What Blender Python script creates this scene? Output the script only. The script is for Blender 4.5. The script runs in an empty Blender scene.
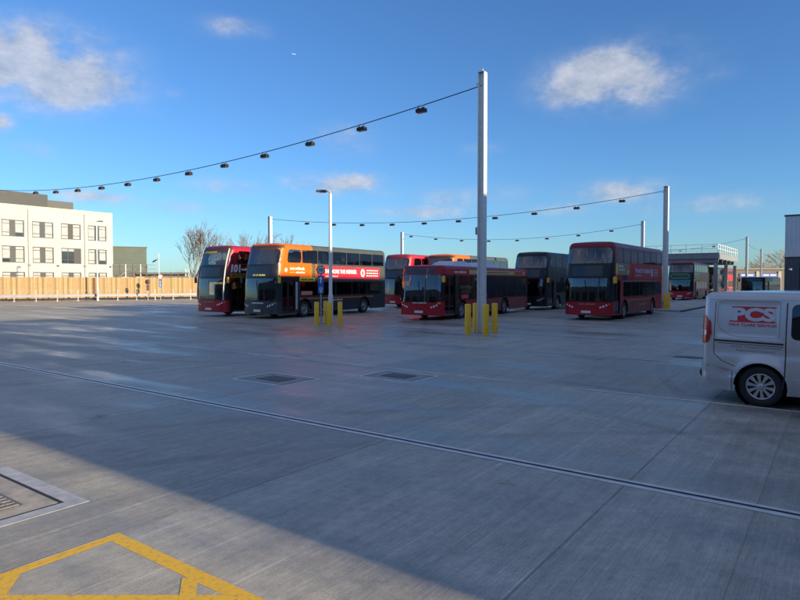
import bpy, math, random
from mathutils import Vector, Matrix
from mathutils.geometry import delaunay_2d_cdt
random.seed(7)
sc = bpy.context.scene
COL = sc.collection
PI = math.pi
F = 604.0; HY = 281.0; CH = 2.15
A36 = math.radians(36)
G1 = Vector((math.sin(A36), math.cos(A36), 0)); G2 = Vector((-math.cos(A36), math.sin(A36), 0))
def G(a, b, z=0.0): return Vector((G1.x*a+G2.x*b, G1.y*a+G2.y*b, z))
def gp(px, py, z=0.0):            # ground point seen at a photo pixel
    d = F*(CH-z)/(py-HY); return Vector(((px-400)/F*d, d, z))
def at(px, d, z=0.0): return Vector(((px-400)/F*d, d, z))

# ------------------------------------------------------------------ materials
def lin(c): return tuple(((v/12.92) if v <= .04045 else ((v+.055)/1.055)**2.4) for v in c)
class N:
    def __init__(s, nt): s.nt = nt
    def new(s, t, **k):
        n = s.nt.nodes.new(t)
        for a, b in k.items(): setattr(n, a, b)
        return n
    def link(s, a, b): s.nt.links.new(a, b)
    def put(s, sock, v):
        if hasattr(v, 'is_output') or isinstance(v, bpy.types.NodeSocket): s.link(v, sock)
        else: sock.default_value = v
    def m(s, op, a, b=0.0, c=0.0, clamp=False):
        n = s.new('ShaderNodeMath', operation=op, use_clamp=clamp)
        s.put(n.inputs[0], a); s.put(n.inputs[1], b)
        if op in ('MULTIPLY_ADD', 'SMOOTH_MIN', 'COMPARE'): s.put(n.inputs[2], c)
        return n.outputs[0]
    def mix(s, f, a, b, mode='MIX'):
        n = s.new('ShaderNodeMix', data_type='RGBA', blend_type=mode)
        s.put(n.inputs[0], f)
        for i, v in ((6, a), (7, b)):
            if isinstance(v, tuple) and len(v) == 3: v = v+(1,)
            s.put(n.inputs[i], v)
        return n.outputs[2]
    def maprange(s, v, a, b, c, d, smooth=False):
        n = s.new('ShaderNodeMapRange', interpolation_type='SMOOTHSTEP' if smooth else 'LINEAR')
        s.put(n.inputs[0], v)
        for i, x in enumerate((a, b, c, d)): s.put(n.inputs[i+1], x)
        return n.outputs[0]
    def noise(s, vec, scale, detail=3, rough=.55):
        n = s.new('ShaderNodeTexNoise'); s.put(n.inputs['Vector'], vec)
        n.inputs['Scale'].default_value = scale; n.inputs['Detail'].default_value = detail; n.inputs['Roughness'].default_value = rough
        return n.outputs[0]
    def mapping(s, vec, rot=(0, 0, 0), scale=(1, 1, 1), loc=(0, 0, 0)):
        n = s.new('ShaderNodeMapping'); s.put(n.inputs[0], vec)
        n.inputs[1].default_value = loc; n.inputs[2].default_value = rot; n.inputs[3].default_value = scale
        return n.outputs[0]
def base_mat(name):
    m = bpy.data.materials.new(name); m.use_nodes = True
    n = N(m.node_tree); b = m.node_tree.nodes['Principled BSDF']
    return m, n, b
_mc = {}
def mat(name, col, rough=.5, metal=0.0, var=.12, scale=3.0, coat=0.0, bump=0.0, dirt=0.0, emit=0.0):
    """plain procedural surface: base colour varied by noise, optional grime towards uneven blotches"""
    if name in _mc: return _mc[name]
    m, n, b = base_mat(name)
    tc = n.new('ShaderNodeTexCoord'); o = tc.outputs['Object']
    ns = n.noise(o, scale, 4, .6)
    f = n.maprange(ns, .25, .75, 1-var, 1+var)
    c = n.mix(1.0, tuple(col)+(1,), (1, 1, 1, 1), 'MULTIPLY')
    cc = n.new('ShaderNodeCombineColor')
    for i in range(3): n.link(n.m('MULTIPLY', f, col[i]), cc.inputs[i])
    c = cc.outputs[0]
    if dirt:
        d = n.noise(n.mapping(o, scale=(1, 1, .35)), scale*1.7, 5, .65)
        c = n.mix(n.maprange(d, .45, .75, 0, dirt), c, (.09, .08, .065, 1))
    n.link(c, b.inputs['Base Color'])
    n.link(n.maprange(ns, .3, .7, max(rough-.08, .02), min(rough+.1, 1)), b.inputs['Roughness'])
    b.inputs['Metallic'].default_value = metal
    b.inputs['Coat Weight'].default_value = coat; b.inputs['Coat Roughness'].default_value = .08
    if bump:
        bn = n.new('ShaderNodeBump'); bn.inputs['Strength'].default_value = bump; bn.inputs['Distance'].default_value = .01
        n.link(n.noise(o, scale*12, 4), bn.inputs['Height']); n.link(bn.outputs[0], b.inputs['Normal'])
    if emit:
        n.link(c, b.inputs['Emission Color']); b.inputs['Emission Strength'].default_value = emit
    _mc[name] = m; return m
def paint_regions(name, base, regions, rough=.36, coat=.25, dirt=.15):
    """vehicle paint whose livery blocks lie at fixed places on the body (x from the front, z up)"""
    m, n, b = base_mat(name)
    tc = n.new('ShaderNodeTexCoord'); sp = n.new('ShaderNodeSeparateXYZ'); n.link(tc.outputs['Object'], sp.inputs[0])
    x, y, z = sp.outputs
    c = base+(1,)
    for (x0, x1, z0, z1, k, col) in regions:     # sheared box: x + k*z
        xs = n.m('MULTIPLY_ADD', z, k, x) if k else x
        f = n.m('MULTIPLY', n.m('MULTIPLY', n.m('GREATER_THAN', xs, x0), n.m('LESS_THAN', xs, x1)),
                n.m('MULTIPLY', n.m('GREATER_THAN', z, z0), n.m('LESS_THAN', z, z1)))
        c = n.mix(f, c, col+(1,))
    ns = n.noise(tc.outputs['Object'], 1.6, 5, .6)
    hs = n.new('ShaderNodeHueSaturation'); n.link(n.maprange(ns, .3, .7, .88, 1.1), hs.inputs['Value']); n.put(hs.inputs['Color'], c)
    road = n.m('MULTIPLY', n.maprange(z, .25, 1.5, 1, 0), n.maprange(n.noise(n.mapping(tc.outputs['Object'], scale=(1, 1, .3)), 5, 5, .65), .35, .75, 0, 1))
    c = n.mix(n.m('MULTIPLY', road, dirt*2, clamp=True), hs.outputs[0], (.07, .063, .055, 1))
    n.link(c, b.inputs['Base Color'])
    n.link(n.maprange(ns, .3, .7, rough-.06, rough+.12), b.inputs['Roughness'])
    b.inputs['Coat Weight'].default_value = coat*.5; b.inputs['Coat Roughness'].default_value = .12; b.inputs['Specular IOR Level'].default_value = .35
    return m
def glass_mat(name, tint, rough=.03, ior=1.5, base=.0):
    m = bpy.data.materials.new(name); m.use_nodes = True
    n = N(m.node_tree); m.node_tree.nodes.clear()
    out = n.new('ShaderNodeOutputMaterial'); tr = n.new('ShaderNodeBsdfTransparent'); tr.inputs[0].default_value = tint+(1,)
    gl = n.new('ShaderNodeBsdfGlossy'); gl.inputs['Roughness'].default_value = rough; gl.inputs[0].default_value = (.9, .95, 1, 1)
    fr = n.new('ShaderNodeFresnel'); fr.inputs[0].default_value = ior
    tc = n.new('ShaderNodeTexCoord'); bp = n.new('ShaderNodeBump'); bp.inputs['Strength'].default_value = .25; bp.inputs['Distance'].default_value = .02
    n.link(n.noise(tc.outputs['Object'], 1.2, 1), bp.inputs['Height']); n.link(bp.outputs[0], gl.inputs['Normal'])
    mx = n.new('ShaderNodeMixShader'); n.link(n.m('ADD', fr.outputs[0], base, clamp=True), mx.inputs[0]); n.link(tr.outputs[0], mx.inputs[1]); n.link(gl.outputs[0], mx.inputs[2])
    n.link(mx.outputs[0], out.inputs[0]); return m

M = {}
M['glass_clear'] = glass_mat('glass_clear', (.6, .65, .65), base=.10)
M['glass_tint'] = glass_mat('glass_tinted', (.30, .35, .36), base=.10)
M['glass_side'] = glass_mat('glass_side', (.45, .5, .52), base=.16)
M['glass_dark'] = glass_mat('glass_dark', (.05, .06, .065), base=.05)
M['black'] = mat('black_trim', (.012, .013, .015), .4, var=.2)
M['gloss_black'] = mat('gloss_black', (.012, .014, .018), .15, var=.2, coat=.6)
M['rubber'] = mat('tyre_rubber', (.018, .018, .019), .75, var=.2, scale=8)
M['rim_steel'] = mat('wheel_steel', (.28, .27, .26), .45, .6, var=.2, scale=8, dirt=.5)
M['alloy'] = mat('wheel_silver', (.55, .56, .58), .3, .75, var=.06)
M['galv'] = mat('galvanised_steel', (.74, .74, .72), .5, .15, var=.12, scale=6, dirt=.12)
M['galv_dull'] = mat('galvanised_dull', (.36, .37, .37), .55, .3, var=.15, scale=3, dirt=.3)
M['yellow'] = mat('bollard_yellow', (.95, .53, .012), .4, var=.08, scale=5, dirt=.12)
M['seat_red'] = mat('seat_moquette', (.16, .04, .05), .9, var=.3, scale=20)
M['seat_grey'] = mat('seat_grey', (.08, .09, .12), .9, var=.3, scale=20)
M['interior'] = mat('bus_interior', (.22, .22, .22), .7, var=.15)
M['white_plate'] = mat('number_plate', (.75, .75, .7), .4, var=.03)
M['white'] = mat('white_print', (.85, .85, .85), .5, var=.03)
M['print_black'] = mat('black_print', (.02, .02, .02), .5, var=.03)
M['lamp_white'] = mat('headlamp_lens', (.75, .78, .8), .1, var=.05, coat=1)
M['lamp_amber'] = mat('indicator_lens', (.8, .25, .03), .2, var=.05, coat=1)
M['lamp_red'] = mat('tail_lens', (.45, .01, .012), .15, var=.1, coat=1)
M['advert_red'] = mat('advert_pink_red', (.70, .03, .06), .35, var=.05)
M['advert_dull'] = mat('advert_crimson', (.42, .018, .045), .4, var=.06)
M['advert_yellow'] = mat('advert_yellow', (.85, .62, .03), .4, var=.05)
M['advert_tan'] = mat('advert_tan', (.28, .22, .14), .5, var=.3, scale=4)
M['mirror_yellow'] = mat('mirror_yellow', (.85, .5, .03), .4, var=.08)
M['gold'] = mat('gold_stripe', (.55, .36, .14), .4, var=.05)
M['dest'] = mat('destination_text', (.85, .7, .1), .4, emit=.25)
M['blind'] = mat('destination_glass', (.02, .022, .026), .12, coat=.5)

# ------------------------------------------------------------------ mesh helpers
class MB:
    def __init__(s): s.v = []; s.f = []; s.mi = []; s.sm = []
    def add(s, vs, fs, mi=0, smooth=False):
        o = len(s.v); s.v += [tuple(v) for v in vs]
        for f in fs: s.f.append(tuple(i+o for i in f)); s.mi.append(mi); s.sm.append(smooth)
    def box(s, c, d, mi=0, rot=None, bev=0.0):
        hx, hy, hz = d[0]/2, d[1]/2, d[2]/2
        if bev <= 0:
            vs = [Vector((x, y, z)) for x in (-hx, hx) for y in (-hy, hy) for z in (-hz, hz)]
            fs = [(0, 1, 3, 2), (4, 6, 7, 5), (0, 4, 5, 1), (2, 3, 7, 6), (0, 2, 6, 4), (1, 5, 7, 3)]
        else:
            b = min(bev, hx*.9, hy*.9, hz*.9); vs = []; idx = {}
            for sx in (-1, 1):
                for sy in (-1, 1):
                    for sz in (-1, 1):
                        for a in range(3):
                            p = [sx*(hx-b), sy*(hy-b), sz*(hz-b)]; p[a] = (sx*hx, sy*hy, sz*hz)[a]
                            idx[sx, sy, sz, a] = len(vs); vs.append(Vector(p))
            fs = []
            for a in range(3):
                u, w = (a+1) % 3, (a+2) % 3
                for sg in (-1, 1):
                    q = []
                    for (i, j) in ((-1, -1), (1, -1), (1, 1), (-1, 1)):
                        t = [0, 0, 0]; t[a] = sg; t[u] = i; t[w] = j; q.append(idx[t[0], t[1], t[2], a])
                    fs.append(tuple(q if sg > 0 else q[::-1]))
            for a in range(3):       # edges along a
                u, w = (a+1) % 3, (a+2) % 3
                for i in (-1, 1):
                    for j in (-1, 1):
                        q = []
                        for (k, ax) in ((-1, u), (1, u), (1, w), (-1, w)):
                            t = [0, 0, 0]; t[a] = k; t[u] = i; t[w] = j; q.append(idx[t[0], t[1], t[2], ax])
                        fs.append(tuple(q if i*j < 0 else q[::-1]))
            for sx in (-1, 1):
                for sy in (-1, 1):
                    for sz in (-1, 1):
                        q = [idx[sx, sy, sz, a] for a in range(3)]
                        fs.append(tuple(q if sx*sy*sz > 0 else q[::-1]))
        if rot is not None: vs = [rot @ v for v in vs]
        c = Vector(c); s.add([v+c for v in vs], fs, mi)
    def tube(s, pts, r, n=8, mi=0, cap=True, smooth=True):
        pts = [Vector(p) for p in pts]; rs = r if isinstance(r, (list, tuple)) else [r]*len(pts)
        vs = []; fs = []
        up = None
        for i, p in enumerate(pts):
            d = (pts[min(i+1, len(pts)-1)]-pts[max(i-1, 0)])
            if d.length < 1e-9: d = Vector((0, 0, 1))
            d.normalize()
            if up is None: up = Vector((0, 0, 1)) if abs(d.z) < .9 else Vector((1, 0, 0))
            a = d.cross(up).normalized(); b = a.cross(d); up = b
            for k in range(n):
                t = 2*PI*k/n; vs.append(p+a*math.cos(t)*rs[i]+b*math.sin(t)*rs[i])
        for i in range(len(pts)-1):
            for k in range(n):
                fs.append((i*n+k, i*n+(k+1) % n, (i+1)*n+(k+1) % n, (i+1)*n+k))
        s.add(vs, fs, mi, smooth)
        if cap:
            s.add(vs[:n], [tuple(range(n))[::-1]], mi); s.add(vs[-n:], [tuple(range(n))], mi)
    def lathe(s, prof, c, axis='y', n=28, mi=0, smooth=True):   # prof: (along axis, radius)
        vs = []; fs = []; c = Vector(c)
        for (a, r) in prof:
            for k in range(n):
                t = 2*PI*k/n; u, w = r*math.cos(t), r*math.sin(t)
                vs.append(c+(Vector((u, a, w)) if axis == 'y' else Vector((u, w, a)) if axis == 'z' else Vector((a, u, w))))
        for i in range(len(prof)-1):
            for k in range(n): fs.append((i*n+k, i*n+(k+1) % n, (i+1)*n+(k+1) % n, (i+1)*n+k))
        s.add(vs, fs, mi, smooth)
    def prism(s, poly, h0, h1, mi=0, fr=None):     # poly in 2D, extruded; fr(u,v,w)->xyz
        fr = fr or (lambda u, v, w: (u, v, w)); n = len(poly)
        vs = [fr(u, v, h0) for u, v in poly]+[fr(u, v, h1) for u, v in poly]
        s.add(vs, [tuple(range(n))[::-1], tuple(range(n, 2*n))]+[(i, (i+1) % n, n+(i+1) % n, n+i) for i in range(n)], mi)
    def build(s, name, mats, parent=None, loc=(0, 0, 0), rz=0.0):
        me = bpy.data.meshes.new(name); me.from_pydata(s.v, [], s.f); me.update()
        mats = mats if isinstance(mats, (list, tuple)) else [mats]
        for m in mats: me.materials.append(m)
        me.polygons.foreach_set('material_index', s.mi); me.polygons.foreach_set('use_smooth', s.sm)
        return link(name, me, parent, loc, rz)
def link(name, me, parent=None, loc=(0, 0, 0), rz=0.0):
    o = bpy.data.objects.new(name, me); COL.objects.link(o); o.location = loc; o.rotation_euler = (0, 0, rz)
    if parent: o.parent = parent
    return o
def empty(name, loc=(0, 0, 0), rz=0.0):
    o = bpy.data.objects.new(name, None); COL.objects.link(o); o.location = loc; o.rotation_euler = (0, 0, rz); o.empty_display_size = .3; return o
def tag(o, label, cat, group=None):
    o['label'] = label; o['category'] = cat
    if group: o['group'] = group
    return o
def struct(o): o['kind'] = 'structure'; return o
def copy_tree(o, parent=None):
    c = o.copy(); COL.objects.link(c)
    if parent: c.parent = parent
    for ch in [k for k in bpy.data.objects if k.parent == o]: copy_tree(ch, c)
    return c
_tg = {}
def text_geo(t, bold=.0, cond=1.0):
    k = (t, bold, cond)
    if k not in _tg:
        cu = bpy.data.curves.new('lettering', 'FONT'); cu.body = t; cu.size = 1; cu.offset = bold; cu.resolution_u = 3
        o = bpy.data.objects.new('lettering', cu); COL.objects.link(o)
        dg = bpy.context.evaluated_depsgraph_get(); dg.update()
        me = bpy.data.meshes.new_from_object(o.evaluated_get(dg))
        vs = [(v.co.x, v.co.y) for v in me.vertices]; fs = [tuple(p.vertices) for p in me.polygons]
        x0 = min(v[0] for v in vs); y0 = min(v[1] for v in vs); y1 = max(v[1] for v in vs); x1 = max(v[0] for v in vs)
        vs = [((x-x0), (y-y0)) for x, y in vs]
        _tg[k] = (vs, fs, x1-x0, y1-y0)
        bpy.data.objects.remove(o); bpy.data.meshes.remove(me)
    return _tg[k]
def text_obj(t, fr, w, h, m, parent, name='lettering', bold=.0, skew=0.0):
    """fr(u,v) -> xyz; text stretched to w x h"""
    if t.startswith('||'):         # illegible small print: one short stroke per letter
        vs = []; fs = []; W = len(t); H = 1.0
        for i, ch in enumerate(t):
            if ch == '|':
                k = len(vs); hh = .75+.25*((i*7) % 3)/2; n_ = 1
                vs += [(i+.1, 0), (i+.78, 0), (i+.78, hh), (i+.1, hh)]; fs.append((k, k+1, k+2, k+3))
    else: vs, fs, W, H = text_geo(t, bold)
    mb = MB(); mb.add([fr(x/W*w+skew*y/H*h, y/H*h) for x, y in vs], fs)
    return mb.build(name, m, parent)

# ------------------------------------------------------------------ unwrapped panels
def inpoly(x, y, P):
    c = False; j = len(P)-1
    for i in range(len(P)):
        if (P[i][1] > y) != (P[j][1] > y) and x < (P[j][0]-P[i][0])*(y-P[i][1])/(P[j][1]-P[i][1])+P[i][0]: c = not c
        j = i
    return c
def resample(P, step):
    R = []
    for i in range(len(P)):
        a, b = P[i], P[(i+1) % len(P)]; d = math.hypot(b[0]-a[0], b[1]-a[1]); n = max(1, int(math.ceil(d/step)))
        for k in range(n): R.append((a[0]+(b[0]-a[0])*k/n, a[1]+(b[1]-a[1])*k/n))
    return R
def cdt(outer, holes, ds, dz, step=.25):
    outer = resample(outer, step); holes = [resample(h, step) for h in holes]
    vs = []; es = []
    for P in [outer]+holes:
        o = len(vs); vs += P; es += [(o+i, o+(i+1) % len(P)) for i in range(len(P))]
    x0 = min(p[0] for p in outer); x1 = max(p[0] for p in outer); z0 = min(p[1] for p in outer); z1 = max(p[1] for p in outer)
    bbs = [(min(p[0] for p in h), max(p[0] for p in h), min(p[1] for p in h), max(p[1] for p in h)) for h in holes]
    nx = max(1, int((x1-x0)/ds)); nz = max(1, int((z1-z0)/dz))
    for i in range(1, nx):
        x = x0+(x1-x0)*i/nx
        for j in range(1, nz):
            z = z0+(z1-z0)*j/nz
            if not inpoly(x, z, outer): continue
            if any(b[0] <= x <= b[1] and b[2] <= z <= b[3] for b in bbs): continue
            vs.append((x, z))
    r = delaunay_2d_cdt([Vector(p) for p in vs], es, [], 0, 1e-5)
    V, T = r[0], r[2]; out = []
    for f in T:
        cx = sum(V[i][0] for i in f)/len(f); cz = sum(V[i][1] for i in f)/len(f)
        if not inpoly(cx, cz, outer): continue
        if any(b[0] <= cx <= b[1] and b[2] <= cz <= b[3] and inpoly(cx, cz, h) for b, h in zip(bbs, holes)): continue
        out.append(tuple(f))
    return [(v[0], v[1]) for v in V], out
def rrect(x0, x1, z0, z1, r=.08, n=4):
    if x1 < x0: x0, x1 = x1, x0
    rs = r if isinstance(r, (list, tuple)) else [r]*4       # bl, br, tr, tl
    P = []
    for (cx, cz, a0, rr) in ((x0, z0, PI, rs[0]), (x1, z0, 1.5*PI, rs[1]), (x1, z1, 0, rs[2]), (x0, z1, .5*PI, rs[3])):
        rr = min(rr, abs(x1-x0)*.49, abs(z1-z0)*.49)
        ox = cx+rr if cx == x0 else cx-rr; oz = cz+rr if cz == z0 else cz-rr
        for k in range(n+1):
            a = a0+.5*PI*k/n; P.append((ox+rr*math.cos(a), oz+rr*math.sin(a)))
    return P
class Shell:
    """vehicle skin: s runs round the plan outline (0 = front centre, + = the y<0 side), z is height"""
    def __init__(q, L, W, H, r=.38, rr=.2, R=.2, bow=.08, rake=None, rw=2.0, hw=None, flare=None):
        q.L, q.W, q.H, q.r, q.rr, q.R, q.bow = L, W, H, r, rr, R, bow
        q.rake = rake or (lambda z: 0.0); q.rw = rw; q.hwf = hw or (lambda z: 1.0); q.flare = flare or (lambda x, z: 0.0)
        q.a = W/2-r; q.b = q.a+r*PI/2; q.c = q.b+(L-r-rr); q.d = q.c+rr*PI/2; q.S = q.d+W/2-rr
        q.zt = H-R
    def s(q, x, side=1): return side*(q.b+(x-q.r))
    def plan(q, s):
        a = abs(s); sg = -1 if s > 0 else 1; h = q.W/2
        if a <= q.a: p = (0, a); n = (-1, 0)
        elif a <= q.b: t = (a-q.a)/q.r; p = (q.r-q.r*math.cos(t), h-q.r+q.r*math.sin(t)); n = (-math.cos(t), math.sin(t))
        elif a <= q.c: p = (q.r+a-q.b, h); n = (0, 1)
        elif a <= q.d: t = (a-q.c)/q.rr; p = (q.L-q.rr+q.rr*math.sin(t), h-q.rr+q.rr*math.cos(t)); n = (math.sin(t), math.cos(t))
        else: p = (q.L, h-q.rr-(a-q.d)); n = (1, 0)
        return p[0], sg*p[1], n[0], sg*n[1]
    def pt(q, s, z, off=0.0):
        x, y, nx, ny = q.plan(s); h = q.W/2
        f = q.flare(x, z) if abs(nx) < .7 else 0
        x += nx*off; y += ny*(off+f)
        x -= q.bow*(1-(y/h)**2)*max(0, 1-x/1.0) if abs(y) < h else 0
        x += q.rake(z)*max(0, 1-x/q.rw)
        return Vector((x, y*q.hwf(z), z))
    def panel(q, mb, outer, holes=(), ds=.3, dz=.3, off=0.0, mi=0, step=.2, rev=False):
        V, T = cdt(outer, list(holes), ds, dz, step)
        P = [q.pt(a, b, off) for a, b in V]
        fs = []
        for f in T:      # orient outwards
            c = sum((P[i] for i in f), Vector())/len(f); nn = (P[f[1]]-P[f[0]]).cross(P[f[2]]-P[f[0]])
            x, y, nx, ny = q.plan(sum(V[i][0] for i in f)/len(f))
            fs.append(f if nn.x*nx+nn.y*ny > 0 else f[::-1])
        mb.add(P, fs, mi, True)
    def roof(q, mb, mi=0, crown=.05, n=7):
        ss = []
        k = 90
        for i in range(k): ss.append(-q.S+2*q.S*i/k)
        extra = []
        for sg in (-1, 1):
            for j in range(7): extra.append(sg*(q.a+(q.b-q.a)*j/6)); extra.append(sg*(q.c+(q.d-q.c)*j/6))
        ss = sorted(set([round(v, 4) for v in ss+extra])); k = len(ss)
        rows = []
        for i in range(n+1):
            a = .5*PI*i/n; rows.append((q.R*(1-math.cos(a)), q.zt+q.R*math.sin(a), 0))
        for t, dz in ((.25, .35), (.6, .8), (1.0, 1.0)): rows.append((q.R, q.H+crown*dz, t))
        vs = []
        for ins, z, t in rows:
            for s_ in ss:
                p = q.pt(s_, q.zt, -ins); p = Vector((p.x, p.y, z))
                if z > q.zt: p.x += (q.rake(z)-q.rake(q.zt))*max(0, 1-p.x/q.rw)*.6
                if t: p.x += (min(max(p.x, 1.0), q.L-1.0)-p.x)*t; p.y *= (1-t)
                vs.append(p)
        fs = [(i*k+j, i*k+(j+1) % k, (i+1)*k+(j+1) % k, (i+1)*k+j) for i in range(len(rows)-1) for j in range(k)]
        fs = [f[::-1] for f in fs]
        mb.add(vs, fs, mi, True)
def arch_bottom(sh, side, wheels, zb, r, zc, s_from, s_to):
    """points along the bottom edge from s_from to s_to with the wheel arches cut out"""
    pts = []
    ws = sorted([sh.s(w, side) for w in wheels], reverse=(s_to < s_from))
    dirn = 1 if s_to > s_from else -1
    half = math.sqrt(max(r*r-(zb-zc)**2, 0)); a0 = math.asin((zb-zc)/r)
    for w in ws:
        for k in range(15):
            a = PI-a0-(PI-2*a0)*k/14
            pts.append((w+dirn*r*math.cos(a), zc+r*math.sin(a)))
    return pts

def wheel(parent, x, y, r, w, out, rimmat=None, van=False):
    """out = -1/+1: side facing outwards in y"""
    mb = MB(); o = out
    mb.lathe([(-o*w/2+0, r*.62), (-o*w/2, r*.93), (-o*w*.38, r), (o*w*.38, r), (o*w*.5, r*.94), (o*w*.5, r*.66), (o*w*.40, r*.62)], (x, y, r), n=36)
    t = mb.build('wheel', M['rubber'], parent)
    mb = MB()
    if not van:
        mb.lathe([(o*w*.42, r*.62), (o*w*.47, r*.60), (o*w*.40, r*.52), (o*w*.25, r*.42), (o*w*.2, r*.3), (o*w*.35, r*.27), (o*w*.42, r*.2), (o*w*.44, 0.001)], (x, y, r), n=28)
        for k in range(8):
            a = 2*PI*k/8; mb.tube([(x+r*.36*math.cos(a), y+o*w*.2, r+r*.36*math.sin(a)), (x+r*.36*math.cos(a), y+o*w*.34, r+r*.36*math.sin(a))], .018, 6)
        mb.build('rim', rimmat or M['rim_steel'], t)
    else:
        mb.lathe([(o*w*.40, r*.66), (o*w*.49, r*.655), (o*w*.49, r*.60), (o*w*.36, r*.575)], (x, y, r), n=48)
        mb.lathe([(o*w*.34, r*.15), (o*w*.46, r*.15), (o*w*.50, r*.09), (o*w*.50, .001)], (x, y, r), n=24)
        for k in range(10):
            a = 2*PI*k/10+.16; ca, sa = math.cos(a), math.sin(a)
            P = []
            for (rr_, hw_, yo) in ((r*.12, .019, .44), (r*.35, .020, .47), (r*.60, .034, .455)):
                for sg in (-1, 1): P.append((x+ca*rr_-sa*sg*hw_, y+o*w*yo, r+sa*rr_+ca*sg*hw_))
                for sg in (-1, 1): P.append((x+ca*rr_-sa*sg*hw_*1.1, y+o*w*(yo-.14), r+sa*rr_+ca*sg*hw_*1.1))
            fs = []
            for i in range(2):
                b = i*4; fs += [(b, b+1, b+5, b+4), (b, b+4, b+6, b+2), (b+1, b+3, b+7, b+5)]
            mb.add(P, fs)
        mb.build('rim', M['alloy'], t)
        mb = MB(); mb.lathe([(o*w*.2, r*.62), (o*w*.2, .001)], (x, y, r), n=32); mb.build('wheel_shade_disc', M['black'], t)  # black disc stands in for the shade behind the spokes
    return t

# ------------------------------------------------------------------ buses
_bc = {}
def bus_geo(kind):
    """cached raw meshes for one body type"""
    if kind in _bc: return _bc[kind]
    if kind[0] == 'double':
        L, W, H = kind[1], 2.66, 4.3
        rake = lambda z: 0.0 if z < 1.0 else .62*((z-1.0)/3.3)**2.3
        hw = lambda z: 1.0 if z < 2.5 else 1-.035*((z-2.5)/1.8)**1.3
        sh = Shell(L, W, H, r=.36, rr=.2, R=.30, bow=.14, rake=rake, hw=hw)
        wh = (2.45, 8.55) if L > 10.8 else (2.4, 7.9)
        ups = (.75, L-.3); ndiv = 7; zu0, zu1 = 3.2, 3.98; zl0, zl1 = 1.28, 2.08; lows = (2.0, L-(.7 if L > 10.8 else 1.7)); nl = 5 if L > 10.8 else 4
        door = (.5, 1.55); fscreen = (1.05, 2.3)
    else:
        L, W, H = kind[1], 2.66, kind[2]
        rake = lambda z: 0.0 if z < 1.0 else .22*((z-1.0)/2.0)**1.5
        hw = lambda z: 1.0 if z < 1.6 else 1-.03*((z-1.6)/1.4)
        sh = Shell(L, W, H, r=.26, rr=.18, R=.16, bow=.10, rake=rake, hw=hw)
        wh = (2.5, 8.6) if L > 9 else (1.4, 5.0); zl0, zl1 = 1.12, H-.52; lows = (2.05, L-.5); nl = 6; door = (.42, 1.65); fscreen = (.98, H-.52); ndiv = 0
    zb = .28; zc = .48; ra = .60
    g = dict(sh=sh, wh=wh, door=door, zb=zb, L=L, H=H, W=W)
    holes = []; wins = []
    fw = sh.a+.50*(sh.b-sh.a)
    fs = rrect(-fw, fw, fscreen[0], fscreen[1], (.3, .3, .1, .1), 5); holes.append(fs); g['windscreen'] = fs
    if kind[0] == 'double':
        us = rrect(-fw-.05, fw+.05, 3.12, 3.99, (.12, .12, .3, .3), 5); holes.append(us); g['upper'] = us
    for side in (1, -1):
        if ndiv:
            dx = (ups[1]-ups[0])/ndiv
            for i in range(ndiv):
                a, b = ups[0]+dx*i+.035, ups[0]+dx*(i+1)-.035
                P = rrect(sh.s(a, side), sh.s(b, side), zu0, zu1, (.2 if i == 0 else .06), 4); wins.append(P); holes.append(P)
        lo = lows[0] if side == 1 else 1.0
        dx = (lows[1]-lo)/nl
        for i in range(nl):
            a, b = lo+dx*i+.035, lo+dx*(i+1)-.035
            P = rrect(sh.s(a, side), sh.s(b, side), zl0, zl1, (.06 if 0 < i < nl-1 else .12), 4); wins.append(P); holes.append(P)
    rw = rrect(sh.d-.02, sh.S-.01, (zu0 if ndiv else zl0+.2), (zu1 if ndiv else zl1), .02, 2)
    D = [(sh.s(door[0]), .34), (sh.s(door[1]), .34), (sh.s(door[1]), (2.2 if ndiv else H-.5)), (sh.s(door[0]), (2.2 if ndiv else H-.5))]; holes.append(D); g['doorpoly'] = D
    bot = [(-sh.S, zb)]+arch_bottom(sh, -1, wh, zb, ra, zc, -sh.S, 0)+arch_bottom(sh, 1, wh, zb, ra, zc, 0, sh.S)+[(sh.S, zb)]
    outer = bot+[(sh.S, sh.zt), (-sh.S, sh.zt)]
    mb = MB(); sh.panel(mb, outer, holes, ds=.22, dz=.3, step=.16)
    # underside valance so the body reads as thick, wheel wells
    g['body'] = mb
    mb = MB(); sh.roof(mb); g['roof'] = mb
    gl = []
    for P in wins: b = MB(); sh.panel(b, P, (), .3, .4, off=-.012, step=.15); gl.append(b)
    g['wins'] = gl
    fr = []
    for P, nm in ((g['windscreen'], 'windscreen'),)+(((g['upper'], 'upper_windscreen'),) if ndiv else ()):
        b = MB(); sh.panel(b, P, (), .15, .3, off=-.012, step=.12); fr.append((nm, b))
    g['front'] = fr
    # underbody + wheel wells (dark)
    b = MB(); b.box((L/2, 0, .42), (L-.5, W-.9, .2))
    for w in wh:
        b.box((w, 0, .75), (1.3, W-.75, .7))
    b.box((L/2, -(W/2-.06), .6), (.01, .01, .01))
    g['chassis'] = b
    _bc[kind] = g; return g

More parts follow.
